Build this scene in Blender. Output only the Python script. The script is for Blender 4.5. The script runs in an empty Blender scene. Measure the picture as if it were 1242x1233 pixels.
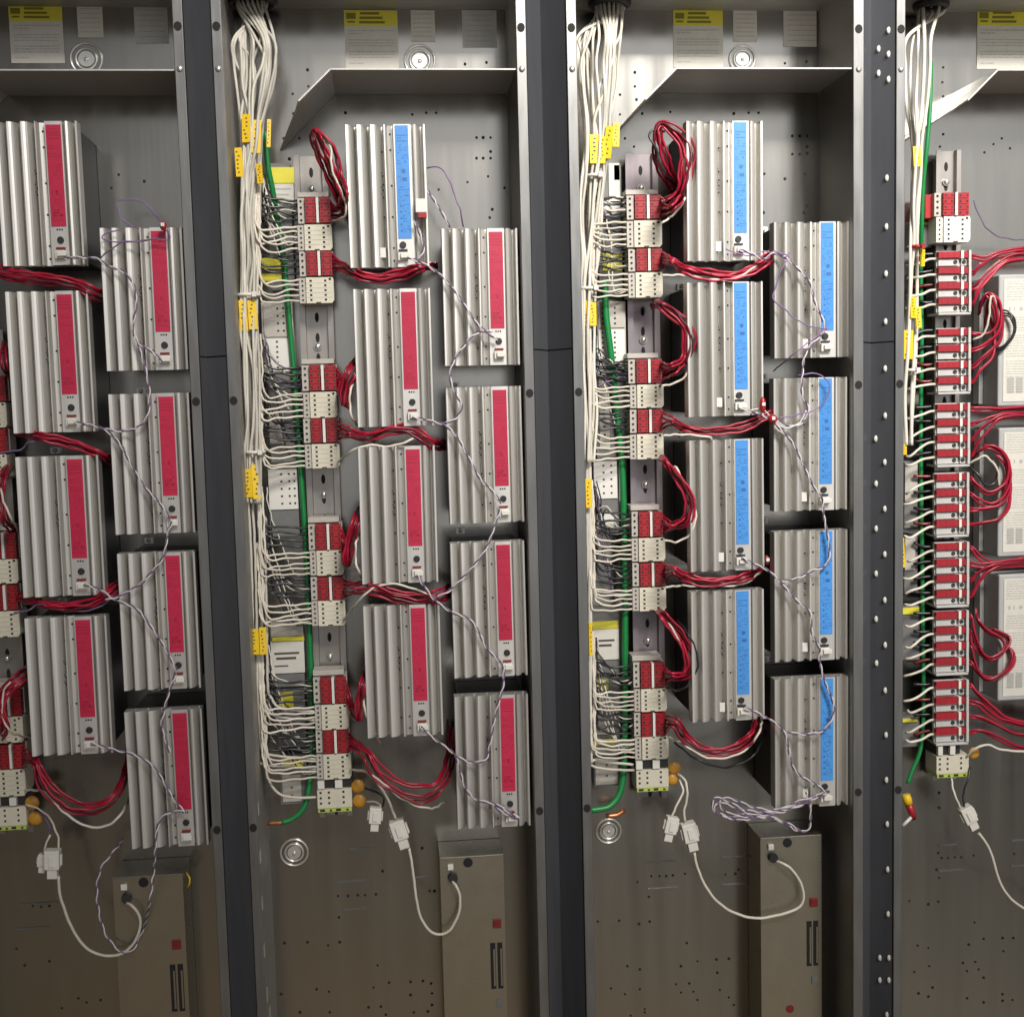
import bpy, math, random
from mathutils import Vector, Matrix
rnd = random.Random(7)
C = bpy.context.scene.collection
SC = bpy.context.scene
# ------------------------------------------------------------------ camera (solved from the photograph's bolt holes)
W, H, F = 1242.0, 1233.0, 1480.0
CAM = Vector((-.20108, -1.46272, -.42887))
yaw, pitch, roll = .09781, -.09148, -.02543
cy, sy, cp, sp, cr, sr = math.cos(yaw), math.sin(yaw), math.cos(pitch), math.sin(pitch), math.cos(roll), math.sin(roll)
FW = Vector((sy*cp, cy*cp, sp)); R0 = Vector((cy, -sy, 0)); U0 = R0.cross(FW)
RT = cr*R0 + sr*U0; UP = -sr*R0 + cr*U0
def ray(px, py): return FW + RT*((px-W/2)/F) + UP*((H/2-py)/F)
def U(px, py, Y):
    d = ray(px, py); return CAM + d*((Y-CAM.y)/d.y)
def UX(px, py, X):
    d = ray(px, py); return CAM + d*((X-CAM.x)/d.x)
def UZ(px, py, Z):
    d = ray(px, py); return CAM + d*((Z-CAM.z)/d.z)
cd = bpy.data.cameras.new('camera'); cam = bpy.data.objects.new('camera', cd); C.objects.link(cam)
cam.matrix_world = Matrix(((RT.x, UP.x, -FW.x, CAM.x), (RT.y, UP.y, -FW.y, CAM.y), (RT.z, UP.z, -FW.z, CAM.z), (0, 0, 0, 1)))
cd.sensor_fit = 'HORIZONTAL'; cd.sensor_width = 36; cd.lens = F/W*36; cd.clip_start = .05; cd.clip_end = 100
SC.camera = cam
# ------------------------------------------------------------------ materials
def mat(name, col, rough=.5, metal=0.0, spec=.5, noise=0.0, nscale=60, bump=0.0, bscale=200, stretch=None, rvar=0.0, alt=None, trans=0, vor=False, rand=0):
    m = bpy.data.materials.new(name); m.use_nodes = True
    n, l = m.node_tree.nodes, m.node_tree.links
    p = n['Principled BSDF']
    p.inputs['Base Color'].default_value = (*col, 1); p.inputs['Roughness'].default_value = rough
    p.inputs['Metallic'].default_value = metal; p.inputs['Specular IOR Level'].default_value = spec
    if trans: p.inputs['Transmission Weight'].default_value = trans
    tc = n.new('ShaderNodeTexCoord'); mp = n.new('ShaderNodeMapping'); l.new(tc.outputs['Object'], mp.inputs[0])
    if stretch: mp.inputs['Scale'].default_value = stretch
    if noise or rvar:
        if vor:
            t = n.new('ShaderNodeTexVoronoi'); t.inputs['Scale'].default_value = nscale
            t2 = n.new('ShaderNodeTexNoise'); t2.inputs['Scale'].default_value = nscale*.17; t2.inputs['Detail'].default_value = 5
            l.new(mp.outputs[0], t.inputs['Vector']); l.new(mp.outputs[0], t2.inputs['Vector'])
            sx = n.new('ShaderNodeSeparateColor'); l.new(t.outputs['Color'], sx.inputs[0])
            ad = n.new('ShaderNodeMath'); ad.operation = 'MULTIPLY_ADD'; ad.inputs[1].default_value = .35
            l.new(sx.outputs[0], ad.inputs[0]); 
            m2 = n.new('ShaderNodeMath'); m2.operation = 'MULTIPLY'; m2.inputs[1].default_value = .65; l.new(t2.outputs['Fac'], m2.inputs[0])
            l.new(m2.outputs[0], ad.inputs[2]); fac = ad.outputs[0]
        else:
            t = n.new('ShaderNodeTexNoise'); t.inputs['Scale'].default_value = nscale; t.inputs['Detail'].default_value = 6
            l.new(mp.outputs[0], t.inputs['Vector']); fac = t.outputs['Fac']
        if noise:
            r = n.new('ShaderNodeMapRange'); r.inputs['From Min'].default_value = .25; r.inputs['From Max'].default_value = .75
            l.new(fac, r.inputs['Value'])
            mx = n.new('ShaderNodeMix'); mx.data_type = 'RGBA'; l.new(r.outputs[0], mx.inputs['Factor'])
            a = alt or tuple(c*(1-noise) for c in col); b = tuple(min(1, c*(1+noise)) for c in col)
            mx.inputs['A'].default_value = (*a, 1); mx.inputs['B'].default_value = (*b, 1)
            l.new(mx.outputs['Result'], p.inputs['Base Color'])
        if rvar:
            r = n.new('ShaderNodeMapRange'); r.inputs['From Min'].default_value = .25; r.inputs['From Max'].default_value = .75
            r.inputs['To Min'].default_value = rough-rvar; r.inputs['To Max'].default_value = rough+rvar
            l.new(fac, r.inputs['Value']); l.new(r.outputs[0], p.inputs['Roughness'])
    if rand:
        oi = n.new('ShaderNodeObjectInfo'); hs = n.new('ShaderNodeHueSaturation'); r2 = n.new('ShaderNodeMapRange'); r2.inputs['To Min'].default_value = 1-rand; r2.inputs['To Max'].default_value = 1+rand
        l.new(oi.outputs['Random'], r2.inputs['Value']); l.new(r2.outputs[0], hs.inputs['Value'])
        src = p.inputs['Base Color'].links[0].from_socket if p.inputs['Base Color'].links else None
        if src: l.new(src, hs.inputs['Color'])
        else: hs.inputs['Color'].default_value = (*col, 1)
        l.new(hs.outputs[0], p.inputs['Base Color'])
        av = n.new('ShaderNodeVectorMath'); av.operation = 'ADD'; l.new(tc.outputs['Object'], av.inputs[0]); l.new(oi.outputs['Random'], av.inputs[1]); l.new(av.outputs[0], mp.inputs[0])
    if bump:
        t3 = n.new('ShaderNodeTexNoise'); t3.inputs['Scale'].default_value = bscale; t3.inputs['Detail'].default_value = 4
        l.new(mp.outputs[0], t3.inputs['Vector'])
        b = n.new('ShaderNodeBump'); b.inputs['Strength'].default_value = bump; b.inputs['Distance'].default_value = .001
        l.new(t3.outputs['Fac'], b.inputs['Height']); l.new(b.outputs[0], p.inputs['Normal'])
    return m
M = dict(
 galv=mat('galvanised_steel', (.32, .308, .283),  .20, .96, noise=.06, nscale=55, rvar=.04, bump=.03, bscale=160, stretch=(1, 1, .06)),
 galv_wall=mat('galvanised_side_steel', (.38, .37, .35), .50, .85, noise=.07, nscale=260, rvar=.05, bump=.1, bscale=60, vor=True),
 shelf=mat('dull_shelf_steel', (.50, .49, .465), .5, .25, noise=.06, nscale=160),
 flange=mat('galvanised_edge_steel', (.20, .199, .195), .38, .7, noise=.12, nscale=90, rvar=.08, stretch=(1, 1, .15)),
 bright=mat('bright_zinc', (.75, .74, .7), .28, .8, noise=.1, nscale=300),
 paint=mat('dark_brushed_steel', (.12, .123, .136), .40, .3, noise=.09, nscale=60, rvar=.06, bump=.03, bscale=120, stretch=(1, 1, .15)),
 black=mat('black_void', (.008, .008, .009), .6),
 hole=mat('punched_hole', (.012, .011, .011), .8),
 alum=mat('anodised_aluminium', (.67, .652, .615), .43, .72, noise=.07, nscale=60, rvar=.07, stretch=(1, 1, .08), bump=.06, bscale=400, rand=0.07),
 red_label=mat('red_label', (.49, .017, .062), .38, noise=.07, nscale=120, rand=0.1),
 red_ink=mat('red_label_ink', (.36, .010, .04), .45),
 blue_label=mat('blue_label', (.06, .27, .68), .42, noise=.07, nscale=120, rand=0.1),
 blue_ink=mat('blue_label_ink', (.03, .13, .38), .45),
 nylon=mat('white_nylon', (.72, .70, .64), .4, noise=.05),
 cream=mat('cream_plastic', (.66, .62, .50), .42, noise=.05, nscale=90, rand=0.07),
 cream_grey=mat('grey_plastic', (.46, .43, .385), .45, noise=.08, nscale=90),
 pale_grey=mat('pale_grey_plastic', (.50, .49, .47), .42, noise=.08, nscale=120),
 case=mat('ballast_case', (.40, .405, .40), .45, noise=.06, nscale=80),
 white=mat('white_plastic', (.72, .70, .65), .4),
 redcap=mat('red_plastic', (.33, .013, .020), .36, noise=.12, nscale=160, rand=0.12),
 blackp=mat('black_plastic', (.02, .02, .021), .45),
 greyp=mat('grey_card', (.16, .16, .155), .5, noise=.12, nscale=80),
 yg=mat('yellow_green_trim', (.45, .56, .10), .45),
 amber=mat('amber_epoxy', (.55, .27, .03), .3, noise=.12, nscale=150),
 wwhite=mat('white_wire', (.66, .61, .52), .42, noise=.07, nscale=120, rand=0.13),
 wcable=mat('white_jacket', (.60, .57, .50), .45, noise=.07, nscale=120, rand=0.15),
 wred=mat('red_wire', (.34, .009, .032), .33, noise=.1, nscale=120, rand=0.25),
 wdark=mat('dark_red_wire', (.11, .006, .016), .33, noise=.1, nscale=120),
 wblack=mat('black_wire', (.022, .023, .026), .3),
 wgreen=mat('green_wire', (.010, .20, .05), .35, noise=.1),
 wpurple=mat('purple_wire', (.22, .13, .30), .4, noise=.1),
 wgrey=mat('dark_twisted_wire', (.14, .095, .17), .42),
 wpale=mat('pale_lilac_wire', (.64, .60, .61), .4, noise=.05),
 copper=mat('copper', (.60, .24, .10), .35, .8),
 yellow=mat('yellow_sleeve', (.80, .53, .015), .4, noise=.07),
 yellow_l=mat('yellow_label', (.70, .63, .05), .45, noise=.05),
 yellow_ink=mat('yellow_label_ink', (.22, .19, .02), .5),
 paper=mat('label_paper', (.62, .60, .54), .55, noise=.05, nscale=80),
 paper_ink=mat('label_ink', (.42, .41, .385), .6),
 dark_ink=mat('dark_ink', (.06, .055, .05), .6),
 grey_sticker=mat('grey_sticker', (.52, .52, .50), .4, noise=.08),
 supply=mat('zinc_box', (.37, .342, .28), .28, .88, noise=.025, nscale=30, rvar=.025, bump=.02, bscale=300),
 rail=mat('rail_steel', (.36, .335, .31), .34, .75, noise=.12, nscale=90, stretch=(1, 1, .2)),
 rail_p=mat('rail_clear_cover', (.27, .235, .25), .3, .5, noise=.14, nscale=90, stretch=(1, 1, .2)),
 redsw=mat('red_switch', (.20, .018, .018), .3),
 bluet=mat('blue_tape', (.03, .10, .35), .4),
 floor=mat('floor', (.16, .13, .10), .6),
)
# ------------------------------------------------------------------ mesh builder
class MB:
    def __init__(s): s.v = []; s.f = []; s.mi = []; s.sm = []; s.cur = 0
    def quad(s, a, b, c, d):
        k = len(s.v); s.v += [tuple(a), tuple(b), tuple(c), tuple(d)]; s.f.append((k, k+1, k+2, k+3)); s.mi.append(s.cur); s.sm.append(False)
    def box(s, x0, x1, y0, y1, z0, z1):
        k = len(s.v)
        s.v += [(x, y, z) for z in (z0, z1) for y in (y0, y1) for x in (x0, x1)]
        for f in ((0, 2, 3, 1), (4, 5, 7, 6), (0, 1, 5, 4), (2, 6, 7, 3), (0, 4, 6, 2), (1, 3, 7, 5)):
            s.f.append(tuple(k+i for i in f)); s.mi.append(s.cur); s.sm.append(False)
        return s
    def prism(s, pts, z0, z1):          # pts: (x, y) ring, extruded along z
        k = len(s.v); n = len(pts)
        s.v += [(x, y, z0) for x, y in pts] + [(x, y, z1) for x, y in pts]
        for i in range(n):
            j = (i+1) % n; s.f.append((k+i, k+j, k+n+j, k+n+i)); s.mi.append(s.cur); s.sm.append(False)
        s.f.append(tuple(k+i for i in range(n))[::-1]); s.f.append(tuple(k+n+i for i in range(n))); s.mi += [s.cur]*2; s.sm += [False]*2
        return s
    def prism_y(s, pts, y0, y1):        # pts: (x, z) ring, extruded along y
        k = len(s.v); n = len(pts)
        s.v += [(x, y0, z) for x, z in pts] + [(x, y1, z) for x, z in pts]
        for i in range(n):
            j = (i+1) % n; s.f.append((k+i, k+j, k+n+j, k+n+i)); s.mi.append(s.cur); s.sm.append(False)
        s.f.append(tuple(k+i for i in range(n))[::-1]); s.f.append(tuple(k+n+i for i in range(n))); s.mi += [s.cur]*2; s.sm += [False]*2
        return s
    def disc(s, x, y, z, r, h=.0004, n=8, rz=None):   # short cylinder facing -Y
        rz = rz or r
        return s.prism_y([(x+r*math.cos(2*math.pi*i/n), z+rz*math.sin(2*math.pi*i/n)) for i in range(n)], y-h, y)
    def tube(s, pts, r, n=7, caps=True):
        pts = [Vector(p) for p in pts]; k0 = len(s.v); L = len(pts)
        t = [(pts[min(i+1, L-1)]-pts[max(i-1, 0)]).normalized() for i in range(L)]
        a = t[0].orthogonal().normalized()
        for i in range(L):
            a = (a-t[i]*a.dot(t[i]))
            a = a.normalized() if a.length > 1e-6 else t[i].orthogonal().normalized()
            b = t[i].cross(a); ri = r[i] if isinstance(r, (list, tuple)) else r
            for j in range(n):
                q = pts[i]+a*(ri*math.cos(2*math.pi*j/n))+b*(ri*math.sin(2*math.pi*j/n)); s.v.append(tuple(q))
        for i in range(L-1):
            for j in range(n):
                jj = (j+1) % n; s.f.append((k0+i*n+j, k0+i*n+jj, k0+(i+1)*n+jj, k0+(i+1)*n+j)); s.mi.append(s.cur); s.sm.append(True)
        if caps:
            s.f.append(tuple(k0+j for j in range(n))[::-1]); s.f.append(tuple(k0+(L-1)*n+j for j in range(n))); s.mi += [s.cur]*2; s.sm += [False]*2
        return s
    def torus(s, c, R, r, n=28, m=8, axis='y'):
        pts = []
        for i in range(n+1):
            a = 2*math.pi*i/n
            pts.append((c[0]+R*math.cos(a), c[1], c[2]+R*math.sin(a)) if axis == 'y' else (c[0]+R*math.cos(a), c[1]+R*math.sin(a), c[2]))
        return s.tube(pts, r, m, False)
    def ball(s, c, rx, ry, rz, n=10, m=7):
        k = len(s.v)
        for i in range(m+1):
            th = math.pi*i/m
            for j in range(n):
                a = 2*math.pi*j/n; s.v.append((c[0]+rx*math.sin(th)*math.cos(a), c[1]+ry*math.sin(th)*math.sin(a), c[2]+rz*math.cos(th)))
        for i in range(m):
            for j in range(n):
                jj = (j+1) % n; s.f.append((k+i*n+j, k+(i+1)*n+j, k+(i+1)*n+jj, k+i*n+jj)); s.mi.append(s.cur); s.sm.append(True)
        return s
    def build(s, name, mats, parent=None, bevel=0):
        me = bpy.data.meshes.new(name); me.from_pydata(s.v, [], s.f)
        for m in (mats if isinstance(mats, (list, tuple)) else [mats]): me.materials.append(M[m])
        me.polygons.foreach_set('material_index', s.mi); me.polygons.foreach_set('use_smooth', s.sm); me.update()
        o = bpy.data.objects.new(name, me); C.objects.link(o)
        if parent: o.parent = parent
        if bevel:
            b = o.modifiers.new('bevel', 'BEVEL'); b.width = bevel; b.segments = 2; b.limit_method = 'ANGLE'
        return o
def tag(o, label, cat, group=None, kind=None):
    if label: o['label'] = label
    if cat: o['category'] = cat
    if group: o['group'] = group
    if kind: o['kind'] = kind
    return o
def thing(name, loc, label, cat, group=None):
    o = bpy.data.objects.new(name, None); C.objects.link(o); o.location = loc; o.empty_display_size = .01
    return tag(o, label, cat, group)
def dup(root, loc, scale=None, label=None, group=None):
    r = root.copy(); C.objects.link(r); r.location = loc
    if scale: r.scale = scale
    if label: r['label'] = label
    if group: r['group'] = group
    for ch in list(root.children):
        c = ch.copy(); C.objects.link(c); c.parent = r
        for g in ch.children:
            d = g.copy(); C.objects.link(d); d.parent = c
    return r
def smooth(P, per=None):
    P = [Vector(p) for p in P]; out = []
    Q = [P[0]*2-P[1]]+P+[P[-1]*2-P[-2]]
    for i in range(1, len(Q)-2):
        a, b, c, d = Q[i-1:i+3]; n = per or max(3, min(14, int((c-b).length/.004)))
        for k in range(n):
            t = k/n
            out.append(.5*((2*b)+(c-a)*t+(2*a-5*b+4*c-d)*t*t+(3*b-a-3*c+d)*t**3))
    out.append(P[-1]); return out
CABN = ['all-red cabinet', 'mixed cabinet', 'all-blue cabinet', 'fuse cabinet']
BK = .12        # back panel face
MF = .014       # front of the modules
TF = .062       # front of the terminal blocks
# ------------------------------------------------------------------ enclosures
Ym = 480
def XF(px, py=Ym): return U(px, py, 0).x
edges = [(None, XF(231.5)), (XF(289), XF(636.5)), (XF(708), XF(1035)), (XF(1096.5), None)]
wcab = edges[1][1]-edges[1][0]
edges[0] = (edges[0][1]-wcab, edges[0][1]); edges[3] = (edges[3][0], edges[3][0]+wcab)
outer = [(edges[0][0]-.012, XF(243.5)), (XF(277), XF(648.5)), (XF(696), XF(1047.5)), (XF(1086), edges[3][1]+.012)]
ZT = U(450, 11, BK).z; ZB = -1.42
def strip_holes(px0, px1, pys): pass
holes_px = {
 0: [(144, 212), (135, 228), (175, 220), (20, 1150), (60, 1165), (95, 1210), (105, 1215), (122, 1212), (75, 1222), (30, 1170), (40, 1098), (50, 1099), (60, 1098)],
 1: [(373, 85), (374, 105), (355, 114), (380, 120), (389, 128), (356, 138), (344, 168), (351, 193), (363, 168), (419, 137), (500, 139), (517, 137), (529, 137),
     (578, 167), (586, 167), (595, 167), (578, 192), (586, 192), (595, 192), (595, 184), (567, 221), (592, 214), (532, 230), (597, 254), (594, 264), (612, 228), (564, 78), (590, 76),
     (410, 1086), (422, 1086), (434, 1085), (443, 1085), (456, 1084), (411, 1112), (335, 1140), (345, 1143), (373, 1142), (398, 1146), (412, 1142), (458, 1170), (384, 1199), (341, 1205), (399, 1202),
     (472, 1191), (453, 1197), (498, 1190), (513, 1189), (523, 1192), (498, 1206), (524, 1204), (447, 1221), (462, 1220), (468, 1230), (502, 1227), (519, 1226), (364, 1227), (400, 1227), (524, 1218), (521, 1080), (527, 1080), (464, 1056), (512, 1028)],
 2: [(770, 88), (770, 105), (752, 115), (772, 121), (752, 139), (779, 138), (758, 168), (769, 178), (813, 136), (890, 138), (908, 137), (920, 137), (961, 165), (970, 165), (979, 165), (961, 187), (970, 187), (979, 186), (979, 178),
     (952, 217), (976, 211), (994, 223), (927, 211), (979, 250), (975, 258), (926, 258), (952, 77), (978, 75),
     (790, 1062), (800, 1062), (808, 1062), (816, 1061), (831, 1059), (773, 1069), (787, 1087), (725, 1117), (751, 1116), (775, 1120), (788, 1117), (833, 1143), (761, 1171), (776, 1175), (846, 1165), (826, 1171), (869, 1163), (884, 1162),
     (870, 1179), (741, 1198), (776, 1199), (820, 1193), (836, 1192), (826, 1203), (841, 1202), (873, 1200), (884, 1209), (846, 1212), (758, 1205), (782, 1223), (782, 1227), (765, 1231), (890, 1218), (880, 1060), (892, 1059), (896, 1054)],
 3: [(1144, 82), (1143, 100), (1144, 117), (1144, 163), (1140, 178), (1139, 961), (1139, 979), (1138, 1034), (1142, 1040), (1150, 1040), (1158, 1039), (1166, 1039), (1181, 1037), (1136, 1054), (1139, 1064), (1103, 1092), (1126, 1096), (1138, 1093), (1182, 1118),
     (1113, 1146), (1126, 1149), (1193, 1138), (1175, 1145), (1216, 1137), (1229, 1137), (1217, 1153), (1109, 1178), (1127, 1171), (1168, 1167), (1183, 1166), (1193, 1185), (1173, 1177), (1187, 1175), (1131, 1197), (1114, 1204), (1126, 1208), (1193, 1215), (1216, 1213), (1216, 1205), (1228, 1212), (1173, 1210), (1230, 1035), (1205, 175), (1215, 168), (1225, 180), (1194, 185)],
}
bars_px = {0: [(26, 72, 1098-2, 0), (20, 60, 1126, 0)], 1: [(410, 444, 1069, 0), (410, 444, 1103, 0), (424, 458, 1029, 0), (500, 520, 1064, 0)], 2: [(786, 818, 1045, 0), (786, 822, 1078, 0), (876, 915, 1040, 0), (876, 915, 1073, 0)], 3: [(1138, 1160, 1025, 0), (1138, 1168, 1056, 0), (1226, 1250, 1019, 0), (1226, 1250, 1050, 0)]}
ring_px = {0: [(105, 72, 18)], 1: [(509, 74, 18), (357, 1033, 17)], 2: [(900, 72, 16), (738, 1007, 16)], 3: []}
label_px = {0: (10, 79, 7, 77), 1: (417, 484, 13, 84), 2: (816, 877, 13, 82), 3: (1185, 1246, 12, 84)}
stick_px = {0: [(93, 126, 6, 46, 'paper'), (162, 205, 6, 53, 'grey_sticker')], 1: [(498, 528, 13, 51, 'paper'), (560, 603, 13, 58, 'grey_sticker')], 2: [(889, 918, 13, 51, 'paper'), (950, 994, 13, 57, 'paper')], 3: [(1262, 1290, 12, 50, 'paper')]}
shelf_px = {0: (-30, 84), 1: (400, 83), 2: (820, 82), 3: (1210, 84)}
bush_px = {1: (306, 4, .026), 2: (737, 8, .022), 3: (1124, 10, .018)}
rowsZ = [0, -.04722, -.42557, -.94094]
enc = []
for i in range(4):
    x0, x1 = edges[i]; ox0, ox1 = outer[i]
    e = thing('electrical_enclosure', (0, 0, 0), 'open galvanised steel enclosure housing the ' + ['eight red modules', 'one blue and seven red modules', 'eight blue modules', 'fuse terminals and white-labelled ballasts'][i], 'cabinet', 'galvanised cabinets standing in a row')
    enc.append(e)
    b = MB(); b.box(x0, x1, BK, BK+.002, ZB, ZT)
    b.cur = 1
    for px, py in holes_px[i]:
        p = U(px, py, BK)
        if x0+.004 < p.x < x1-.004: b.disc(p.x, BK, p.z, .0015+rnd.random()*.0007)
    b.cur = 2
    for a, c, py, _ in bars_px[i]:
        p, q = U(a, py, BK), U(c, py, BK)
        b.box(max(p.x, x0), min(q.x, x1), BK-.0012, BK-.0001, p.z-.0011, p.z+.0011)
    b.build('back_panel', ['galv', 'hole', 'flange'], e)
    for sgn, xa, xb in ((0, x0-.002, x0), (1, x1, x1+.002)):
        b = MB(); b.box(xa, xb, .0022, BK+.002, ZB, ZT+.03)
        if i == 1 and sgn == 0:
            b.cur = 1
            for px, py in ((314, 980), (316, 1038), (318.5, 1095), (321, 1152), (324.5, 1206), (328, 1228)):
                p = UX(px, py, xb+.0004)
                b.box(xb-.0002, xb+.0006, p.y-.004, p.y+.006, p.z-.0075, p.z+.0075)
        b.build('side_wall', ['galv_wall', 'bright'], e)
    b = MB(); b.box(x0, x1, .0022, BK+.002, ZT, ZT+.002); b.build('top_wall', 'galv_wall', e)
    for xa, xb, k in ((ox0, x0, 0), (x1, ox1, 1)):
        b = MB(); b.box(xa, xb, 0, .002, ZB, ZT+.05); b.box(xb-.0016 if k else xa, xb if k else xa+.0016, .0022, .02, ZB, ZT+.05)
        fl = b.build('flange', 'flange', e, bevel=.0007)
        xm = (xa+xb)/2
        for r, z in enumerate(rowsZ):
            b = MB()
            if r == 1: b.ball((xm, -.0004, z), .0036, .002, .0036); b.build('rivet_or_lit_hole', 'bright', fl)
            else: b.disc(xm, -.0001, z, .0046, .0006, 10, .0052); b.build('bolt_hole', 'hole', fl)
    # shelf partition bent from one sheet
    sx, sy_ = shelf_px[i]; pc = U(sx, sy_, .004); zs = pc.z; s = MB()
    diag = .058 if i != 3 else .075; dz = .055 if i != 3 else .058
    xa = max(pc.x, x0+.03)
    s.box(xa, x1-.0005, .004, BK-.0005, zs-.0016, zs)
    k = len(s.v)
    # diagonal leaf, tapering into the back panel
    t = .0016
    for y, x, z in ((.004, xa, zs), (.004, xa-.038, zs-.036), (.028, xa-.043, zs-.041), (BK-.001, xa-diag-.012, zs-dz-.014), (BK-.001, xa, zs)):
        s.v += [(x, y, z), (x+t*.7, y, z-t)]
    s.f += [(k, k+2, k+4, k+6, k+8), (k+9, k+7, k+5, k+3, k+1)] + [(k+2*j, k+2*((j+1) % 5), k+2*((j+1) % 5)+1, k+2*j+1)[::-1] for j in range(5)]
    s.mi += [0]*7; s.sm += [False]*7
    s.build('partition_shelf', 'shelf', e)
    for cx_, cy_, rr in ring_px[i]:
        p = U(cx_, cy_, BK); b = MB(); rr = rr*.00104
        b.torus((p.x, BK-.001, p.z), rr, .0014); b.torus((p.x, BK-.0012, p.z), rr*.66, .0015); b.disc(p.x, BK-.0003, p.z, rr*.5, .0016, 20); b.ball((p.x, BK-.002, p.z-.001), .0028, .002, .0028)
        b.build('knockout', 'bright', e)
    a, c, t0, t1 = label_px[i]
    def sticker(name, a, c, t0, t1, m, parent, ink='paper_ink', lines=(), extra=None, Y=BK):
        p, q = U(a, t0, Y), U(c, t1, Y); b = MB(); w, h = q.x-p.x, p.z-q.z
        if q.x > x1-.003: q.x = x1-.003
        b.box(p.x, q.x, Y-.0009, Y-.0003, q.z, p.z); b.cur = 1
        wl_ = []; rw = random.Random(int(a))
        for lx0, lx1, ly, lh in lines:
            xx = lx0
            while xx < lx1:
                ww = rw.uniform(.03, .13); wl_.append((xx, min(lx1, xx+ww), ly, lh*rw.uniform(.7, 1.1))); xx += ww+.018
        for lx0, lx1, ly, lh in wl_:
            if p.x+lx0*w < q.x: b.box(p.x+lx0*w, min(p.x+lx1*w, q.x-.0005), Y-.0012, Y-.0010, p.z-(ly+lh)*h, p.z-ly*h)
        return b.build(name, [m, ink], parent)
    lns = []; rn = random.Random(3)
    for g in ((.34, 2), (.50, 3), (.70, 3), (.90, 1)):
        for k in range(g[1]): lns.append((.07, .93 if k < g[1]-1 else rn.choice([.35, .6, .9]), g[0]+k*.05, .016))
    wl = sticker('warning_label', a, c, t0, t1, 'paper', e, 'paper_ink', lns)
    p, q = U(a, t0, BK), U(c, t1, BK); w, h = q.x-p.x, p.z-q.z; b = MB()
    b.box(p.x+.0002, min(q.x-.0002, x1-.003), BK-.0014, BK-.0010, p.z-.27*h, p.z-.0002); b.cur = 1
    b.box(p.x+.04*w, p.x+.22*w, BK-.0017, BK-.00145, p.z-.15*h, p.z-.05*h); b.box(p.x+.06*w, p.x+.20*w, BK-.0017, BK-.00145, p.z-.215*h, p.z-.185*h)
    for k, (l0, l1) in enumerate(((.30, .66), (.29, .72), (.28, .76))): b.box(p.x+l0*w, p.x+l1*w, BK-.0017, BK-.00145, p.z-(.075+.075*k)*h, p.z-(.035+.075*k)*h)
    b.build('warning_header', ['yellow_l', 'yellow_ink'], wl)
    for (a, c, t0, t1, m) in stick_px[i]:
        if U(a, t0, BK).x > x1-.02: continue
        sticker('sticker', a, c, t0, t1, m, e, 'paper_ink', [(.1, .9, .12+.14*k, .025) for k in range(6)])
    if i in bush_px:
        px, py, r = bush_px[i]; p = UZ(px, py, ZT-.002); p.y = max(.035, min(.085, p.y)); b = MB()
        b.torus((p.x, p.y, ZT-.003), r, .005, axis='z'); b.cur = 1
        n = 20; b.prism([(p.x+r*math.cos(2*math.pi*k/n), p.y+r*math.sin(2*math.pi*k/n)) for k in range(n)], ZT-.0012, ZT-.0004)
        b.build('cable_bushing', ['blackp', 'hole'], e)
        bush_px[i] = (p.x, p.y)
# ------------------------------------------------------------------ divider posts between the cabinets
apex = [.12, .51, .55]; zseam = U(670, 423, 0).z
for g in range(3):
    xa, xb = outer[g][1]+.0008, outer[g+1][0]-.0008; xm = xa+(xb-xa)*apex[g]
    e = thing('divider_post', (0, 0, 0), ['plain black post between the all-red cabinet and the mixed cabinet', 'grey-black post with one bright facet between the mixed and all-blue cabinets', 'dark post with pale studs as a line of lit holes beside the fuse cabinet'][g], 'post', 'posts between the cabinets')
    yd = [.026, .050, .030][g]
    for z0, z1 in ((ZB, zseam-.0008), (zseam+.0008, ZT+.05)):
        b = MB(); b.prism([(xa, .003), (xm, .003+yd), (xb, .003), (xb, .07), (xa, .07)], z0, z1); b.build('post_panel', 'paint', e)
    b = MB(); b.prism([(xa, .006), (xm, .006+yd), (xb, .006), (xb, .07), (xa, .07)], zseam-.0008, zseam+.0008); b.build('panel_seam', 'black', e)
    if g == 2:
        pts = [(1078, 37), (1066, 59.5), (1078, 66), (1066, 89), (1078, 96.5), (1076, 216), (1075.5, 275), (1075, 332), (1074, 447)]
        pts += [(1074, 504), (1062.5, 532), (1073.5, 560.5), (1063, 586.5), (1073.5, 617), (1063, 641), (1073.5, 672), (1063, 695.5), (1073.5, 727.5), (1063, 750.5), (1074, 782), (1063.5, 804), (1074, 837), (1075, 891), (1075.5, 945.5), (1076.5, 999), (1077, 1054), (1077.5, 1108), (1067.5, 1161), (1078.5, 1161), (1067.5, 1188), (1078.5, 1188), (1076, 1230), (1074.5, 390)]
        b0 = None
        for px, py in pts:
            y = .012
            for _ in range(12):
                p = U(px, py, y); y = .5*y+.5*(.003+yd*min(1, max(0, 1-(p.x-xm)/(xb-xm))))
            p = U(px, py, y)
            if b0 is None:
                bb = MB(); bb.ball((0, 0, 0), .0030, .0020, .0042); b0 = bb.build('rivet_or_lit_hole', 'paper', e); o = b0  # pale stud coloured as the light showing in a punched hole
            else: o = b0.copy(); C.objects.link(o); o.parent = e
            o.location = p
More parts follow.
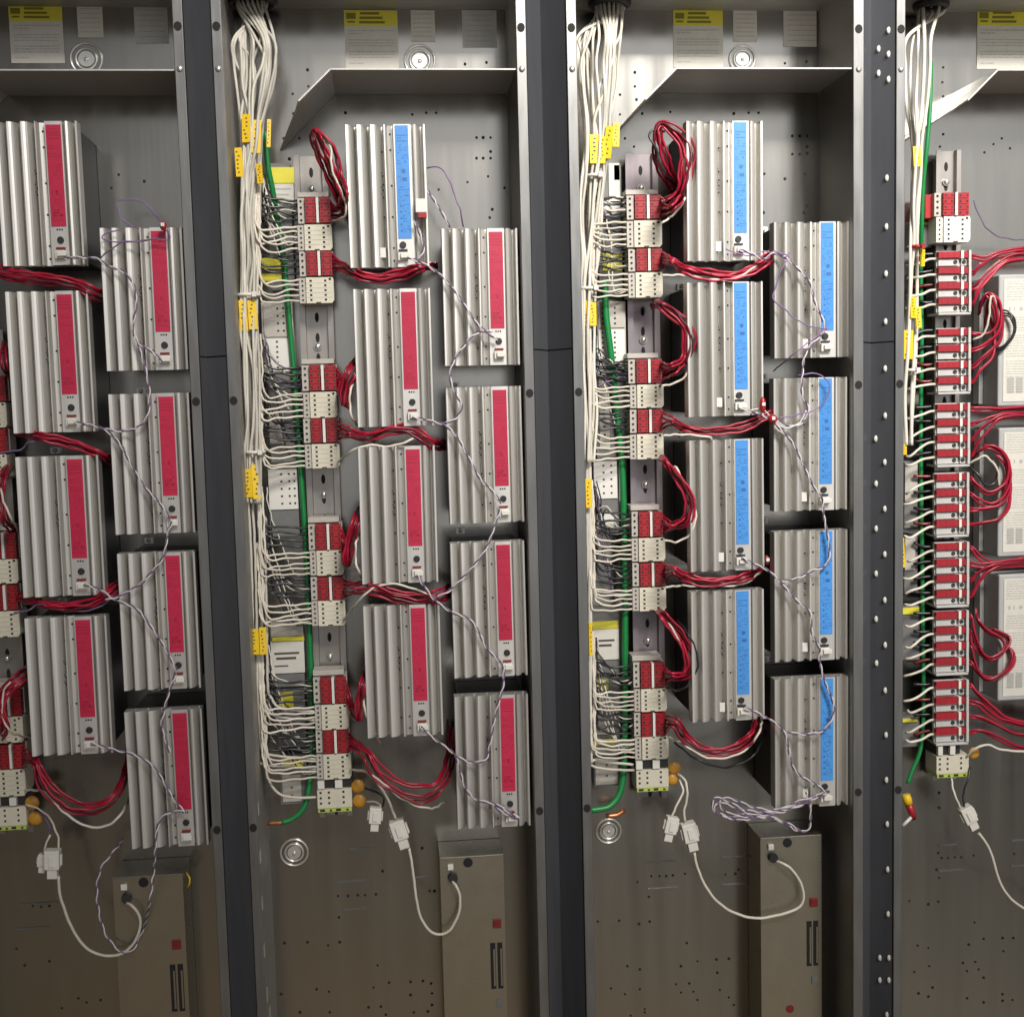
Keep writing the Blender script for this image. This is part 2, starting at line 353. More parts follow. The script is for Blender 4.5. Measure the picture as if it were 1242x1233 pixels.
# ------------------------------------------------------------------ power modules
MW, MH = .098, .172
def make_module(colour):
    t = thing('power_module', (0, 0, 0), 'x', 'power module', 'ribbed power modules with coloured strips')
    w, h, D = MW, MH, .0155
    ring = []
    cols = [0, .142, .31, .485]
    for a, nx in zip(cols[:3], cols[1:]):
        g = nx-a
        ring += [(a, .03), (a+.05*g, 0), (a+.20*g, .02), (a+.34*g, .07), (a+.47*g, .16), (a+.58*g, .30), (a+.68*g, .50), (a+.76*g, .76), (a+.82*g, .95), (a+.93*g, .97), (nx-.035*g, .08)]
    ring += [(.485, 0), (.50, .0), (.525, .45), (.58, .62), (.598, .62), (.606, 0), (.82, 0), (.826, .55), (.838, .55), (.846, .02), (.86, 0), (.885, .06), (.905, .2), (.922, .45), (.938, .85), (.945, .95), (.962, .95), (.972, .06), (.98, 0), (1, 0)]
    pts = [((u-.5)*w, d*D) for u, d in ring] + [(.5*w, .0175), (-.5*w, .0175)]
    b = MB(); b.prism(pts[::-1], -h/2, h/2); b.cur = 1
    def hole(u, v, r=.0011, d=.25): b.disc((u-.5)*w, d*D, h/2-v*h, r, .0008)
    for v in (.17, .40, .63, .86): hole(.40, v, .0009, .40); hole(.455, v+.01, .0011, .72)
    for v in (.35, .45, .5): hole(.45, v, .0011, .68); hole(.43, v-.02, .001, .55)
    for v in (.06, .17, .42, .64, .86, .95): hole(.56, v, .0013, .57)
    hs = b.build('heatsink', ['alum', 'hole'], t)
    MB().box(-.45*w, .465*w, .0177, BK-MF-.0015, -h*.47, h*.47).build('rear_housing', 'blackp', t, bevel=.001)
    b = MB(); l0, l1 = (.622, .805); v0, v1 = ((.025, .73) if colour == 'red' else (.008, .80))
    if colour == 'blue': l0, l1 = .622, .79
    b.box((l0-.5)*w, (l1-.5)*w, -.0009, -.0002, h/2-v1*h, h/2-v0*h); b.cur = 1
    def mark(u0, u1, a, c): b.box((u0-.5)*w, (u1-.5)*w, -.0011, -.00092, h/2-c*h, h/2-a*h)
    if colour == 'red':
        rl = random.Random(5)
        for j in range(30):
            v = .15+.0185*j
            if v > .71: break
            xx = .64
            while xx < .775:
                ww = rl.uniform(.008, .04)
                if rl.random() < .55: mark(xx, min(.79, xx+ww), v, v+.006)
                xx += ww+.008
        mark(.635, .79, .075, .082); mark(.64, .79, .095, .101); mark(.64, .79, .118, .124); mark(.65, .78, .055, .058)
        mark(.70, .725, .485, .51); mark(.67, .745, .615, .622); mark(.66, .68, .63, .665); mark(.735, .765, .64, .66); mark(.70, .715, .63, .64)
    else:
        rl = random.Random(6)
        for j in range(34):
            v = .14+.0185*j
            if v > .78: break
            xx = .688 if v > .55 else .64
            while xx < .765:
                ww = rl.uniform(.008, .03)
                if rl.random() < .45 and not (.24 < v < .41 and xx > .67): mark(xx, min(.78, xx+ww), v, v+.005)
                xx += ww+.008
        mark(.64, .77, .115, .12); mark(.635, .77, .075, .08); mark(.64, .70, .095, .1)
        b.disc((.715-.5)*w, -.00092, h/2-.325*h, .0026, .0003, 10); b.box((.695-.5)*w, (.755-.5)*w, -.0012, -.00092, h/2-.395*h, h/2-.372*h)
        b.disc((.745-.5)*w, -.00092, h/2-.26*h, .0009)
        for v in (.57, .61, .655, .70, .745): b.disc((.668-.5)*w, -.00092, h/2-v*h, .0012)
        mark(.64, .78, .50, .502); mark(.70, .78, .56, .562)
    b.build('label_strip', [colour+'_label', colour+'_ink'], t)
    b = MB(); kx, kv = ((.725, .825) if colour == 'red' else (.675, .845))
    b.disc((kx-.5)*w, 0, h/2-kv*h, .0042, .0022, 14); b.build('knob', 'blackp', t, bevel=.0005)
    if colour == 'red':
        b = MB()
        for u in (.69, .72, .75): b.disc((u-.5)*w, -.0001, h/2-.752*h, .0011, .0004)
        b.build('indicator_dots', 'hole', t)
    b = MB(); x = (kx-.005-.5)*w; z = h/2-.925*h
    b.box(x-.006, x+.006, -.0055, -.0001, z-.0055, z+.0045); b.box(x-.003, x+.008, -.009, -.0056, z-.003, z+.003)
    pl = b.build('connector', 'nylon', t, bevel=.0006)
    b = MB(); b.box(x-.005, x+.006, -.0035, -.0002, z+.0058, z+.0082); b.build('connector_latch', 'redsw' if colour == 'red' else 'blackp', pl)
    b = MB(); b.box(-.006, .006, BK-MF-.004, BK-MF-.0005, h/2, h/2+.008); tb = b.build('mounting_tab', 'alum', t); tb.location.x = -.30*w
    b = MB(); b.ball((0, BK-MF-.005, h/2+.004), .0028, .002, .0028); b.build('screw', 'bright', tb)
    b = MB(); b.box((.385-.5)*w, (.455-.5)*w, .10*D, .22*D, -h/2+.012, -h/2+.024); b.build('batch_sticker', 'white', t)
    return t
mods = [
 # cabinet, column, rect of the front face, colour
 (0, 'left', [(-2, 147, 98, 322, 'r'), (11, 353, 111, 524.5, 'r'), (23, 553, 123.5, 723, 'r'), (34, 748, 133, 915, 'r')]),
 (0, 'right', [(125, 276, 224.5, 449, 'r'), (135.5, 477, 233, 647, 'r'), (146, 670, 240, 836, 'r'), (155, 861, 249, 1027, 'r')]),
 (1, 'left', [(421.5, 151, 518, 324, 'b'), (431, 350, 524, 517, 'r'), (436.5, 541, 529.5, 707, 'r'), (443, 733.6, 535.5, 893, 'r')]),
 (1, 'right', [(537.5, 277, 629, 443, 'r'), (543, 469, 634, 634, 'r'), (548.5, 657, 638, 820.6, 'r'), (553, 843, 642, 1003, 'r')]),
 (2, 'left', [(833, 147, 925, 316, 'b'), (834, 342, 925.7, 504.5, 'b'), (837, 533, 926.5, 692, 'b'), (839, 716, 927, 874, 'b')]),
 (2, 'right', [(939, 269, 1030, 433.6, 'b'), (938.6, 458, 1027.5, 619, 'b'), (939.5, 643.5, 1028, 801, 'b'), (940, 822, 1029, 978, 'b')]),
]
proto = {}
pos4 = ['topmost', 'second', 'third', 'lowest']
for ci, col, rects in mods:
    for k, (a, t0, c, t1, q) in enumerate(rects):
        p1, p2 = U((a+c)/2, t0, MF), U((a+c)/2, t1, MF); w = (U(c, (t0+t1)/2, MF)-U(a, (t0+t1)/2, MF)).x
        loc = Vector(((p1.x+p2.x)/2, MF, (p1.z+p2.z)/2)); sc = (w/MW, 1, (p1.z-p2.z)/MH)
        colour = 'red' if q == 'r' else 'blue'
        if ci == 1 and q == 'b': lab = 'the only blue-striped power module in the mixed cabinet, top of its column'
        else: lab = f'ribbed grey module with {colour} strip, {pos4[k]} of the {col} column, {CABN[ci]}'
        if q not in proto:
            o = make_module(colour); proto[q] = o; o.location = loc; o.scale = sc; o['label'] = lab
        else: o = dup(proto[q], loc, sc, lab)
        pr = random.Random(ci*50+k*7+len(col)); o.rotation_euler = (pr.uniform(-.006, .006), pr.uniform(-.004, .004), pr.uniform(-.008, .008))
        if q == 'r' and k % 2 == 0:
            for ch in list(o.children):
                if ch.name.startswith('batch_sticker'): bpy.data.objects.remove(ch)
# ballasts
bal = None
for k, (t0, t1) in enumerate(((333, 490), (519, 675), (697, 852))):
    p, q = U(1212, t0, .062), U(1318, t1, .062); w, h = q.x-p.x, p.z-q.z
    lab = f'grey ballast with white printed label, {["uppermost", "middle", "lowest"][k]} of three in the fuse cabinet'
    if bal is None:
        bal = thing('ballast', (p.x, .062, p.z), lab, 'ballast', 'white-labelled ballasts')
        b = MB(); b.box(0, w, 0, BK-.062-.001, -h, 0); b.build('case', 'case', bal, bevel=.002)
        b = MB(); b.box(.0065, w-.006, -.0008, -.0001, -h+.006, -.006); b.cur = 1
        for j in range(44):
            ly = .05+.0195*j; rn = random.Random(j)
            if j in (8, 9, 10, 11, 12, 13, 20, 30): continue
            xx, xe = .010, .010+(w-.02)*rn.uniform(.3, .95)
            while xx < xe:
                ww = rn.uniform(.002, .009); b.box(xx, min(xx+ww, xe), -.0011, -.00085, -ly*h-.0008, -ly*h); xx += ww+.0012
        b.disc(.030, -.0008, -h*.26, .0026, .0003, 14); b.box(.013, .0155, -.0011, -.00085, -h*.275, -h*.245); b.box(.020, .0215, -.0011, -.00085, -h*.275, -h*.245)
        for jj in range(2): b.box(.012+.012*jj, .021+.012*jj, -.0011, -.00085, -h*.90, -h*.78)
        b.build('printed_label', ['paper', 'paper_ink'], bal)
        b = MB(); b.box(-.006, -.0005, .04, BK-.063, -h*.98, -h*.02); b.build('mounting_flange', 'case', bal)
    else: dup(bal, (p.x, .062, p.z), (1, 1, 1), lab)
# ------------------------------------------------------------------ mounting rails
def rail(x_t, y_t, x_b, y_b, wpx, m, lab, screws):
    Y = .098; a, b_ = U(x_t, y_t, Y), U(x_b, y_b, Y); xc = (a.x+b_.x)/2; w = wpx*.00105
    t = thing('mounting_rail', (xc, Y, 0), lab, 'rail', 'steel mounting rails')
    h = w/2; ring = [(-h, 0), (-h*.66, 0), (-h*.62, .008), (h*.62, .008), (h*.66, 0), (h, 0), (h, .0015), (h*.72, .0015), (h*.70, .0095), (-h*.70, .0095), (-h*.72, .0015), (-h, .0015)]
    b = MB(); b.prism(ring[::-1], b_.z, a.z); b.cur = 1
    z = a.z-.02
    while z > b_.z:
        b.disc(0, .0081, z, .0026, .0003, 12, .0062); z -= .0255
    b.build('rail_channel', [m, 'hole'], t)
    for px, py in screws:
        p = U(px, py, Y); b = MB(); b.disc(0, .0078, p.z, .0052, .0025, 14); b.cur = 1; b.ball((0, .0045, p.z), .0036, .002, .0036); b.build('screw', ['rail', 'bright'], t)
    for s in (-1, 1):
        b = MB(); b.box(s*h*.55-.003, s*h*.55+.003, .0100, BK-Y-.0005, b_.z+.01, a.z-.01); b.build('standoff', 'rail', t)
    return t
rail(379, 188, 405, 990, 40, 'rail', 'grey slotted mounting rail carrying terminal stacks in the mixed cabinet', [(383, 228), (388, 420), (397, 600), (400, 797)])
rail(778, 186, 790, 968, 40, 'rail_p', 'purplish slotted mounting rail carrying terminal stacks in the all-blue cabinet', [(774, 227), (775, 412), (780, 588), (781, 778)])
rail(1146, 182, 1150, 945, 32, 'rail', 'short-topped mounting rail behind the fuse terminals of the fuse cabinet', [(1142, 220)])
rail(-8, 400, 10, 1010, 40, 'rail', 'half visible mounting rail at the edge of the all-red cabinet', [(-4, 800)])
# ------------------------------------------------------------------ terminal blocks
BW, BH, BD = .042, .0325, .034
def red_block():
    t = thing('terminal_block', (0, 0, 0), 'x', 'terminal block', 'red-capped terminal blocks on the rails')
    b = MB(); b.box(-BW/2, BW/2, .010, BD, -BH/2+.0003, BH/2-.0003); b.box(-BW/2, -BW*.30, .004, .0098, -BH/2+.0005, BH/2-.0005); b.cur = 1
    for k in range(4): b.disc(-BW*.41, .004, BH*(.36-.24*k), .0016, .0005)
    b.build('housing', ['cream_grey', 'hole'], t)
    for x0, x1 in ((-.28, .02), (.155, .47)):
        b = MB()
        for k in range(4):
            zc = BH*(.36-.24*k); b.box(BW*x0, BW*x1, -.0015+.0004*(k % 2), .0098, zc-BH*.112, zc+BH*.112)
        b.cur = 1
        for k in range(4):
            zc = BH*(.36-.24*k); xx = BW*(x0+.20*(x1-x0)); b.disc(xx, -.0012, zc, .0014, .0008); b.box(BW*(x1-.07), BW*(x1-.03), -.0021, -.0016, zc-.001, zc+.0012)
        b.build('lever_cap', ['redcap', 'blackp'], t)
    b = MB(); b.box(BW*.05, BW*.125, -.003, .0098, -BH*.48, BH*.48); b.build('divider', 'white', t)
    return t
def cream_block(m='cream'):
    t = thing('terminal_block', (0, 0, 0), 'x', 'terminal block', 'cream terminal blocks on the rails')
    b = MB(); b.prism_y([(-BW*.30, -BH*.49), (BW*.44, -BH*.49), (BW*.5, -BH*.38), (BW*.5, BH*.40), (BW*.47, BH*.49), (-BW*.30, BH*.49)], 0, BD); b.cur = 1
    for x in (-BW*.16, BW*.26):
        for k in range(5): b.box(x-.0014, x+.0014, -.0004, -.0001, BH*(.36-.18*k)-.0012, BH*(.36-.18*k)+.0012)
    b.cur = 2
    for k in range(4): b.box(-BW*.29, BW*.43, -.0003, -.0001, BH*(.27-.18*k)-.00022, BH*(.27-.18*k)+.00022)
    b.cur = 1
    b.box(BW*.36, BW*.43, -.0004, -.0001, BH*.38, BH*.46); b.box(-BW*.02, BW*.12, -.0004, -.0001, -BH*.48, -BH*.445)
    b.build('housing', [m, 'hole', 'cream_grey'], t, bevel=.0006)
    b = MB(); b.box(-BW/2, -BW*.31, .003, BD-.001, -BH*.48, BH*.48); b.cur = 1
    for k in range(5): b.disc(-BW*.405, .003, BH*(.36-.18*k), .0013, .0004)
    b.build('wire_entry_row', ['cream_grey' if m == 'cream' else 'white', 'hole'], t)
    return t
P = {}
def put(key, maker, rect, label, Y=TF, base=(BW, BH), group=None):
    a, t0, c, t1 = rect; p, q = U((a+c)/2, t0, Y), U((a+c)/2, t1, Y); w = (U(c, (t0+t1)/2, Y)-U(a, (t0+t1)/2, Y)).x
    loc = Vector(((p.x+q.x)/2, Y, (p.z+q.z)/2)); sc = (w/base[0], 1, (p.z-q.z)/base[1])
    if key not in P:
        o = P[key] = maker(); o.location = loc; o.scale = sc; o['label'] = label
        if group: o['group'] = group
        return o
    return dup(P[key], loc, sc, label, group)
stack_names = ['top', 'second', 'third', 'bottom']
stacks = {1: [[(361, 239, 402, 271), (361, 272, 403, 304), (363, 304, 404, 335), (363, 336, 405, 368)],
              [(366, 442, 409, 474), (368, 475, 409, 507), (368, 507, 411, 537), (370, 538, 412, 568)],
              [(374, 635, 415, 667), (376, 667, 417, 698), (377, 699, 418, 728), (378, 728, 419, 759)],
              [(380, 821, 421, 853), (382, 854, 423, 885), (383, 885, 424, 913), (384, 914, 426, 945)]],
          2: [[(761, 236, 803, 266), (761, 267, 803, 300), (763, 301, 804, 329), (763, 330, 804, 361)],
              [(763, 435, 804, 465), (765, 466, 805, 495), (765, 496, 805, 525), (765, 526, 805, 557)],
              [(767, 620, 805, 651), (767, 652, 807, 681), (768, 682, 808, 711), (768, 712, 808, 741)],
              [(769, 803, 807, 834), (770, 835, 809, 863), (770, 864, 809, 893), (771, 893, 811, 921)]],
          0: [[], [(-30, 455, 8, 487), (-30, 488, 8, 519), (-28, 520, 9, 550), (-28, 551, 9, 582)], [(-20, 645, 21, 678), (-19, 678, 22, 708), (-18, 709, 23, 740), (-17, 741, 24, 773)],
              [(-12, 836, 27, 868), (-11, 869, 28, 901), (-10, 902, 30, 932), (-9, 933, 31, 966)]]}
RB, CB = {}, {}
for ci, ss in stacks.items():
    for si, s in enumerate(ss):
        for k, r in enumerate(s):
            if r[2] < 4: continue
            ul = 'upper' if k < 2 else 'lower'
            if k % 2 == 0:
                put('red', red_block, r, f'red-capped terminal block, {ul} one in the {stack_names[si]} stack, {CABN[ci]}'); RB[(ci, si, k//2)] = r
            else:
                put('cream', cream_block, r, f'cream terminal block, {ul} one in the {stack_names[si]} stack, {CABN[ci]}'); CB[(ci, si, k//2)] = r
# end brackets above each stack
def bracket():
    t = tag(MB().box(-BW/2, BW/2, .006, BD, -.004, .004).build('end_bracket', 'cream_grey', None, bevel=.0006), 'x', 'end bracket', 'grey end brackets capping the terminal stacks')
    return t
for ci, ss in stacks.items():
    for si, s in enumerate(ss):
        if not s or (ci == 0 and si == 1): continue
        r = s[0]
        put('bracket', bracket, (r[0]-1, r[1]-7, r[2]-4, r[1]-1), f'thin grey end bracket on top of the {stack_names[si]} stack, {CABN[ci]}', TF, (BW, .008))
# black and white pair with grounding block below
def pair():
    t = thing('feed_terminal', (0, 0, 0), 'x', 'terminal block', 'black and white feed terminals')
    MB().box(-BW/2, BW/2, .004, BD, -.0055, .0055).build('housing', 'blackp', t)
    MB().box(-BW*.49, -BW*.30, -.002, .0038, -.005, .005).build('white_lever', 'white', t); MB().box(.01*BW, BW*.22, -.002, .0038, -.005, .005).build('white_lever', 'white', t)
    return t
def ground():
    t = thing('ground_terminal', (0, 0, 0), 'x', 'terminal block', 'cream grounding terminals with green edges')
    b = MB(); b.box(-BW/2, BW/2, 0, BD, -.009, .013); b.cur = 1
    for x in (-.40, -.16, .26):
        for k in range(3): b.box(BW*x-.0013, BW*x+.0013, -.0005, -.0001, .0095-.0062*k-.0012, .0095-.0062*k+.0012)
    b.build('housing', ['cream', 'hole'], t, bevel=.0006)
    b = MB(); b.box(-BW*.485, BW*.485, -.0006, BD, -.0135, -.0093); b.cur = 1
    for x in (-.36, .1): b.box(BW*x-.003, BW*x+.003, -.001, -.0007, -.0125, -.0098)
    for x in (-.12, .36): b.box(BW*x-.0015, BW*x+.0015, -.001, -.0007, -.0125, -.0105)
    b.build('green_edge', ['yg', 'blackp'], t)
    return t
for ci, a, c in ((0, (-8, 966.5, 31, 977), (-7, 978, 32, 1006)), (1, (385, 945.5, 427, 955.5), (385, 956, 427, 984)), (2, (771, 921.5, 811, 932), (772, 932.5, 811, 959)), (3, (1137, 903, 1166, 915), (1136, 915.5, 1175, 942))):
    put('pair', pair, a, f'black feed terminal with white levers at the foot of the {CABN[ci]} rail', TF, (BW, .011))
    put('ground', ground, c, f'cream grounding terminal with yellow-green edge at the foot of the {CABN[ci]} rail', TF, (BW, .027))
def varistor(px, py, rp, lab):
    p = U(px, py, TF+.004); r = rp*.00098; t = thing('disc_varistor', p, lab, 'varistor', 'amber disc varistors by the grounding terminals')
    MB().ball((0, 0, 0), r, .0032, r, 18, 10).build('disc', 'amber', t)
    MB().tube(smooth([(-r*.5, .001, -r*.6), (-r*1.0, .003, -r*1.1), (-r*1.3, .012, -r*.9)]), .0006).build('lead', 'copper', t)
varistor(434, 953, 9, 'upper amber disc varistor beside the feed terminal of the mixed cabinet')
varistor(436, 971, 9, 'lower amber disc varistor beside the grounding terminal of the mixed cabinet')
varistor(818, 931, 8.5, 'upper amber disc varistor beside the feed terminal of the all-blue cabinet')
varistor(816, 945, 7.5, 'lower amber disc varistor partly hidden beside the grounding terminal of the all-blue cabinet')
varistor(39, 973, 9, 'upper amber disc varistor beside the feed terminal of the all-red cabinet')
varistor(43, 992, 9, 'lower amber disc varistor beside the grounding terminal of the all-red cabinet')
varistor(1181, 913, 8, 'single amber disc varistor at the foot of the fuse cabinet rail')
# fuse cabinet
def fuse_unit():
    t = thing('fuse_terminal', (0, 0, 0), 'x', 'fuse terminal', 'red and grey fuse terminals in groups of four')
    w, h = .040, .0185
    b = MB(); b.box(-w/2, w*.42, .003, .008, -h*.49, h*.49); b.box(-w*.47, w*.16, -.0004, .0028, -h*.47, -h*.03); b.box(w*.24, w*.40, -.0004, .0028, -h*.47, -h*.03); b.cur = 1
    for x in (.05, .32): b.torus((w*x, -.0006, -h*.25), .0021, .0006, 12, 5); b.disc(w*x, -.0005, -h*.25, .0013, .0003)
    b.build('body', ['pale_grey', 'blackp'], t)
    MB().box(-w*.49, w*.41, .0082, .034, -h*.47, h*.47).build('base', 'blackp', t)
    b = MB(); b.box(-w*.5, w*.17, -.004, .0028, h*.02, h*.43); b.cur = 1
    for x in (-.38, -.2, -.02): b.box(w*x, w*x+.001, -.0044, -.0041, h*.05, h*.40)
    b.build('lever', ['redcap', 'red_ink'], t)
    b = MB(); b.box(w*.28, w*.41, -.004, .0028, h*.02, h*.43); b.build('lever', 'redcap', t)
    b = MB(); b.box(w*.175, w*.255, -.006, .0028, -h*.03, h*.48); b.build('divider', 'white', t)
    b = MB(); b.box(w*.425, w*.5, -.005, .030, -h*.5, h*.5); b.build('side_strip', 'pale_grey', t)
    return t
groups = [(1137, 309, 328, 346.5, 365), (1136.5, 402.5, 422, 442, 461), (1135.5, 493.5, 512, 531, 549), (1134.5, 578, 597, 615.5, 634), (1134.5, 662, 681.5, 700.5, 719), (1134, 745, 763.5, 782.5, 801), (1134, 829, 848.5, 867, 885.5)]
ord7 = ['top', 'second', 'third', 'fourth', 'fifth', 'sixth', 'bottom']
FU = []
for gi, g in enumerate(groups):
    for k in range(4):
        y = g[1+k]; put('fuse', fuse_unit, (g[0], y-5, g[0]+39, y+13.8), f'red and grey fuse terminal, {["first", "second", "third", "fourth"][k]} in the {ord7[gi]} group of four', TF, (.040, .0185)); FU.append((gi, k, g[0], y))
    put('fuse_end', lambda: tag(MB().box(-.020, .020, -.004, .030, -.0016, .0016).build('end_plate', 'pale_grey', None, bevel=.0006), 'x', 'end plate', 'thin pale end plates closing the fuse groups'), (g[0], g[4]+14.2, g[0]+39, g[4]+17), f'thin pale end plate closing the {ord7[gi]} group of fuse terminals', TF, (.040, .0032))
put('red', red_block, (1135, 233, 1176, 262), 'red-capped terminal block at the top of the fuse cabinet rail')
put('whiteb', lambda: cream_block('white'), (1137, 262, 1177, 294), 'white terminal block under the red one, head of the fuse cabinet rail')
put('side_red', lambda: tag(MB().box(-.009, .009, 0, .03, -.015, .015).build('relay_base', 'redcap', None, bevel=.001), 'x', 'relay', 'small red relays'), (1122, 236, 1134, 265), 'dark red relay beside the top red terminal block, fuse cabinet', TF+.012, (.018, .03))
# ------------------------------------------------------------------ control cards behind the wire fans
def card(rect, Y, m, lab, cat='control card', name='control_card'):
    a, t0, c, t1 = rect; p, q = U(a, t0, Y), U(c, t1, Y)
    t = thing(name, (p.x, Y, p.z), lab, cat)
    MB().box(0, q.x-p.x, 0, BK-Y-.001, q.z-p.z, 0).build('case', m, t, bevel=.001)
    return t, p
def on_card(t, p, rect, Y, m, name, dots=None, ink='hole', bars=None, th=.002):
    a, t0, c, t1 = rect; u, v = U(a, t0, Y-th), U(c, t1, Y-th); b = MB(); x0, x1, z0, z1 = u.x-p.x, v.x-p.x, v.z-p.z, u.z-p.z
    b.box(x0, x1, -th, -.0002, z0, z1); b.cur = 1
    if dots:
        for fx in dots[0]:
            for k in range(dots[1]): b.box(x0+fx*(x1-x0)-.0012, x0+fx*(x1-x0)+.0012, -th-.0004, -th-.0001, z1-(k+.6)/(dots[1]+.4)*(z1-z0)-.0011, z1-(k+.6)/(dots[1]+.4)*(z1-z0)+.0011)
    for l0, l1, ly, lh in bars or (): b.box(x0+l0*(x1-x0), x0+l1*(x1-x0), -th-.0004, -th-.0001, z1-(ly+lh)*(z1-z0), z1-ly*(z1-z0))
    return b.build(name, [m, ink], t)
YC = .092
t, p = card((322, 198, 358, 352), YC, 'greyp', 'grey control card with yellow header behind the top wire fans, mixed cabinet')
on_card(t, p, (325, 203, 357, 222), YC, 'yellow_l', 'yellow_header'); on_card(t, p, (325, 223, 357, 250), YC, 'paper', 'paper_label', bars=[(.1, .9, .2, .06), (.1, .8, .45, .06), (.2, .9, .7, .06)], ink='paper_ink')
on_card(t, p, (317, 313, 342, 326), YC, 'yellow_l', 'yellow_terminal'); on_card(t, p, (317, 332, 342, 341), YC, 'yellow_l', 'yellow_terminal')
t, p = card((316, 366, 358, 452), YC, 'cream_grey', 'pale terminal card with columns of black holes, upper middle of the mixed cabinet')
on_card(t, p, (319, 369, 355, 408), YC, 'cream_grey', 'connector_strip', ((.5, .7), 4)); on_card(t, p, (319, 411, 354, 450), YC, 'white', 'connector_strip', ((.5,), 6))
t, p = card((324, 453, 366, 560), YC, 'greyp', 'dark grey relay card behind the second wire fans, mixed cabinet')
on_card(t, p, (326, 500, 345, 538), YC, 'cream_grey', 'connector_strip', ((.5,), 4))
t, p = card((324, 567, 364, 650), YC, 'greyp', 'pale terminal card with dark relay squares below centre of the mixed cabinet')
on_card(t, p, (325, 570, 362, 617), YC, 'white', 'connector_strip', ((.45, .72, .9), 5)); 
t, p = card((326, 752, 370, 832), YC, 'greyp', 'grey control card with handwritten white label, lower part of the mixed cabinet')
on_card(t, p, (330, 772, 369, 777), YC, 'yellow_l', 'yellow_header'); on_card(t, p, (328, 778, 370, 815), YC, 'paper', 'paper_label', bars=[(.1, .85, .35, .06), (.15, .75, .5, .07), (.1, .5, .75, .04)], ink='dark_ink'); on_card(t, p, (328, 755, 368, 771), YC, 'cream_grey', 'upper_plate')
t, p = card((334, 836, 372, 905), YC, 'greyp', 'dark card with yellow mark behind the bottom wire fan, mixed cabinet')
on_card(t, p, (338, 840, 356, 857), YC, 'yellow_l', 'yellow_mark'); on_card(t, p, (341, 882, 356, 895), YC, 'cream_grey', 'connector_strip')
t, p = card((338, 918, 374, 974), YC, 'greyp', 'small bottom terminal card with yellow strip, mixed cabinet')
on_card(t, p, (341, 920, 368, 929), YC, 'yellow_l', 'yellow_terminal'); on_card(t, p, (342, 940, 366, 971), YC, 'cream_grey', 'connector_strip', ((.5,), 3))
t, p = card((724, 200, 756, 360), YC, 'greyp', 'grey control card with white label behind the top wire fans, all-blue cabinet')
on_card(t, p, (738, 198, 752, 244), YC, 'paper', 'paper_label'); on_card(t, p, (745, 200, 752, 218), YC-.002, 'yellow_l', 'yellow_mark'); on_card(t, p, (731, 307, 755, 315), YC, 'yellow_l', 'yellow_terminal'); on_card(t, p, (731, 319, 755, 328), YC, 'yellow_l', 'yellow_terminal'); on_card(t, p, (733, 250, 752, 262), YC, 'white', 'connector_strip')
t, p = card((724, 366, 760, 446), YC, 'cream_grey', 'pale terminal card with two columns of black holes, upper middle of the all-blue cabinet')
on_card(t, p, (726, 400, 758, 438), YC, 'white', 'connector_strip', ((.15, .62), 6)); on_card(t, p, (726, 370, 758, 397), YC, 'cream_grey', 'connector_strip', ((.15, .62), 4))
t, p = card((722, 448, 762, 556), YC, 'greyp', 'dark grey relay card behind the second wire fans, all-blue cabinet')
on_card(t, p, (726, 450, 740, 545), YC, 'cream_grey', 'connector_strip', ((.5,), 9))
t, p = card((719, 557, 752, 646), YC, 'greyp', 'pale terminal card with dark relay squares below centre of the all-blue cabinet')
on_card(t, p, (720, 560, 749, 604), YC, 'white', 'connector_strip', ((.42, .75), 5)); on_card(t, p, (720, 621, 745, 640), YC, 'white', 'connector_strip')
t, p = card((712, 740, 757, 818), YC, 'greyp', 'grey control card with handwritten white label, lower part of the all-blue cabinet')
on_card(t, p, (717, 754, 750, 762), YC, 'yellow_l', 'yellow_header'); on_card(t, p, (715, 763, 751, 799), YC, 'paper', 'paper_label', bars=[(.2, .85, .35, .06), (.15, .75, .5, .07)], ink='dark_ink')
t, p = card((716, 822, 757, 915), YC, 'greyp', 'dark card with yellow marks behind the bottom wire fan, all-blue cabinet')
on_card(t, p, (722, 824, 738, 836), YC, 'yellow_l', 'yellow_mark'); on_card(t, p, (720, 897, 746, 902), YC, 'yellow_l', 'yellow_mark'); on_card(t, p, (720, 868, 738, 890), YC, 'cream_grey', 'connector_strip')
t, p = card((720, 918, 757, 952), YC, 'greyp', 'small bottom terminal card, all-blue cabinet')
on_card(t, p, (722, 920, 750, 950), YC, 'cream_grey', 'connector_strip', ((.5,), 2))
for k, (r, m2, lab) in enumerate((((1106, 268, 1130, 300), 'yellow_l', 'small card beside the white terminal block, fuse cabinet'), ((1097, 560, 1116, 640), 'cream_grey', 'pale card behind the fourth fuse group'), ((1097, 650, 1113, 718), 'cream_grey', 'pale card behind the fifth fuse group'), ((1094, 735, 1118, 800), 'yellow_l', 'pale card with yellow corner behind the sixth fuse group'), ((1094, 870, 1116, 905), 'yellow_l', 'small card with yellow mark behind the bottom fuse group'))):
    t, p = card(r, .090, 'greyp', lab); a, t0, c, t1 = r
    on_card(t, p, (a+1, t0+2, c-3, t0+(t1-t0)*(.14 if m2 == 'yellow_l' else .6)), .090, m2, 'yellow_mark' if m2 == 'yellow_l' else 'connector_strip')
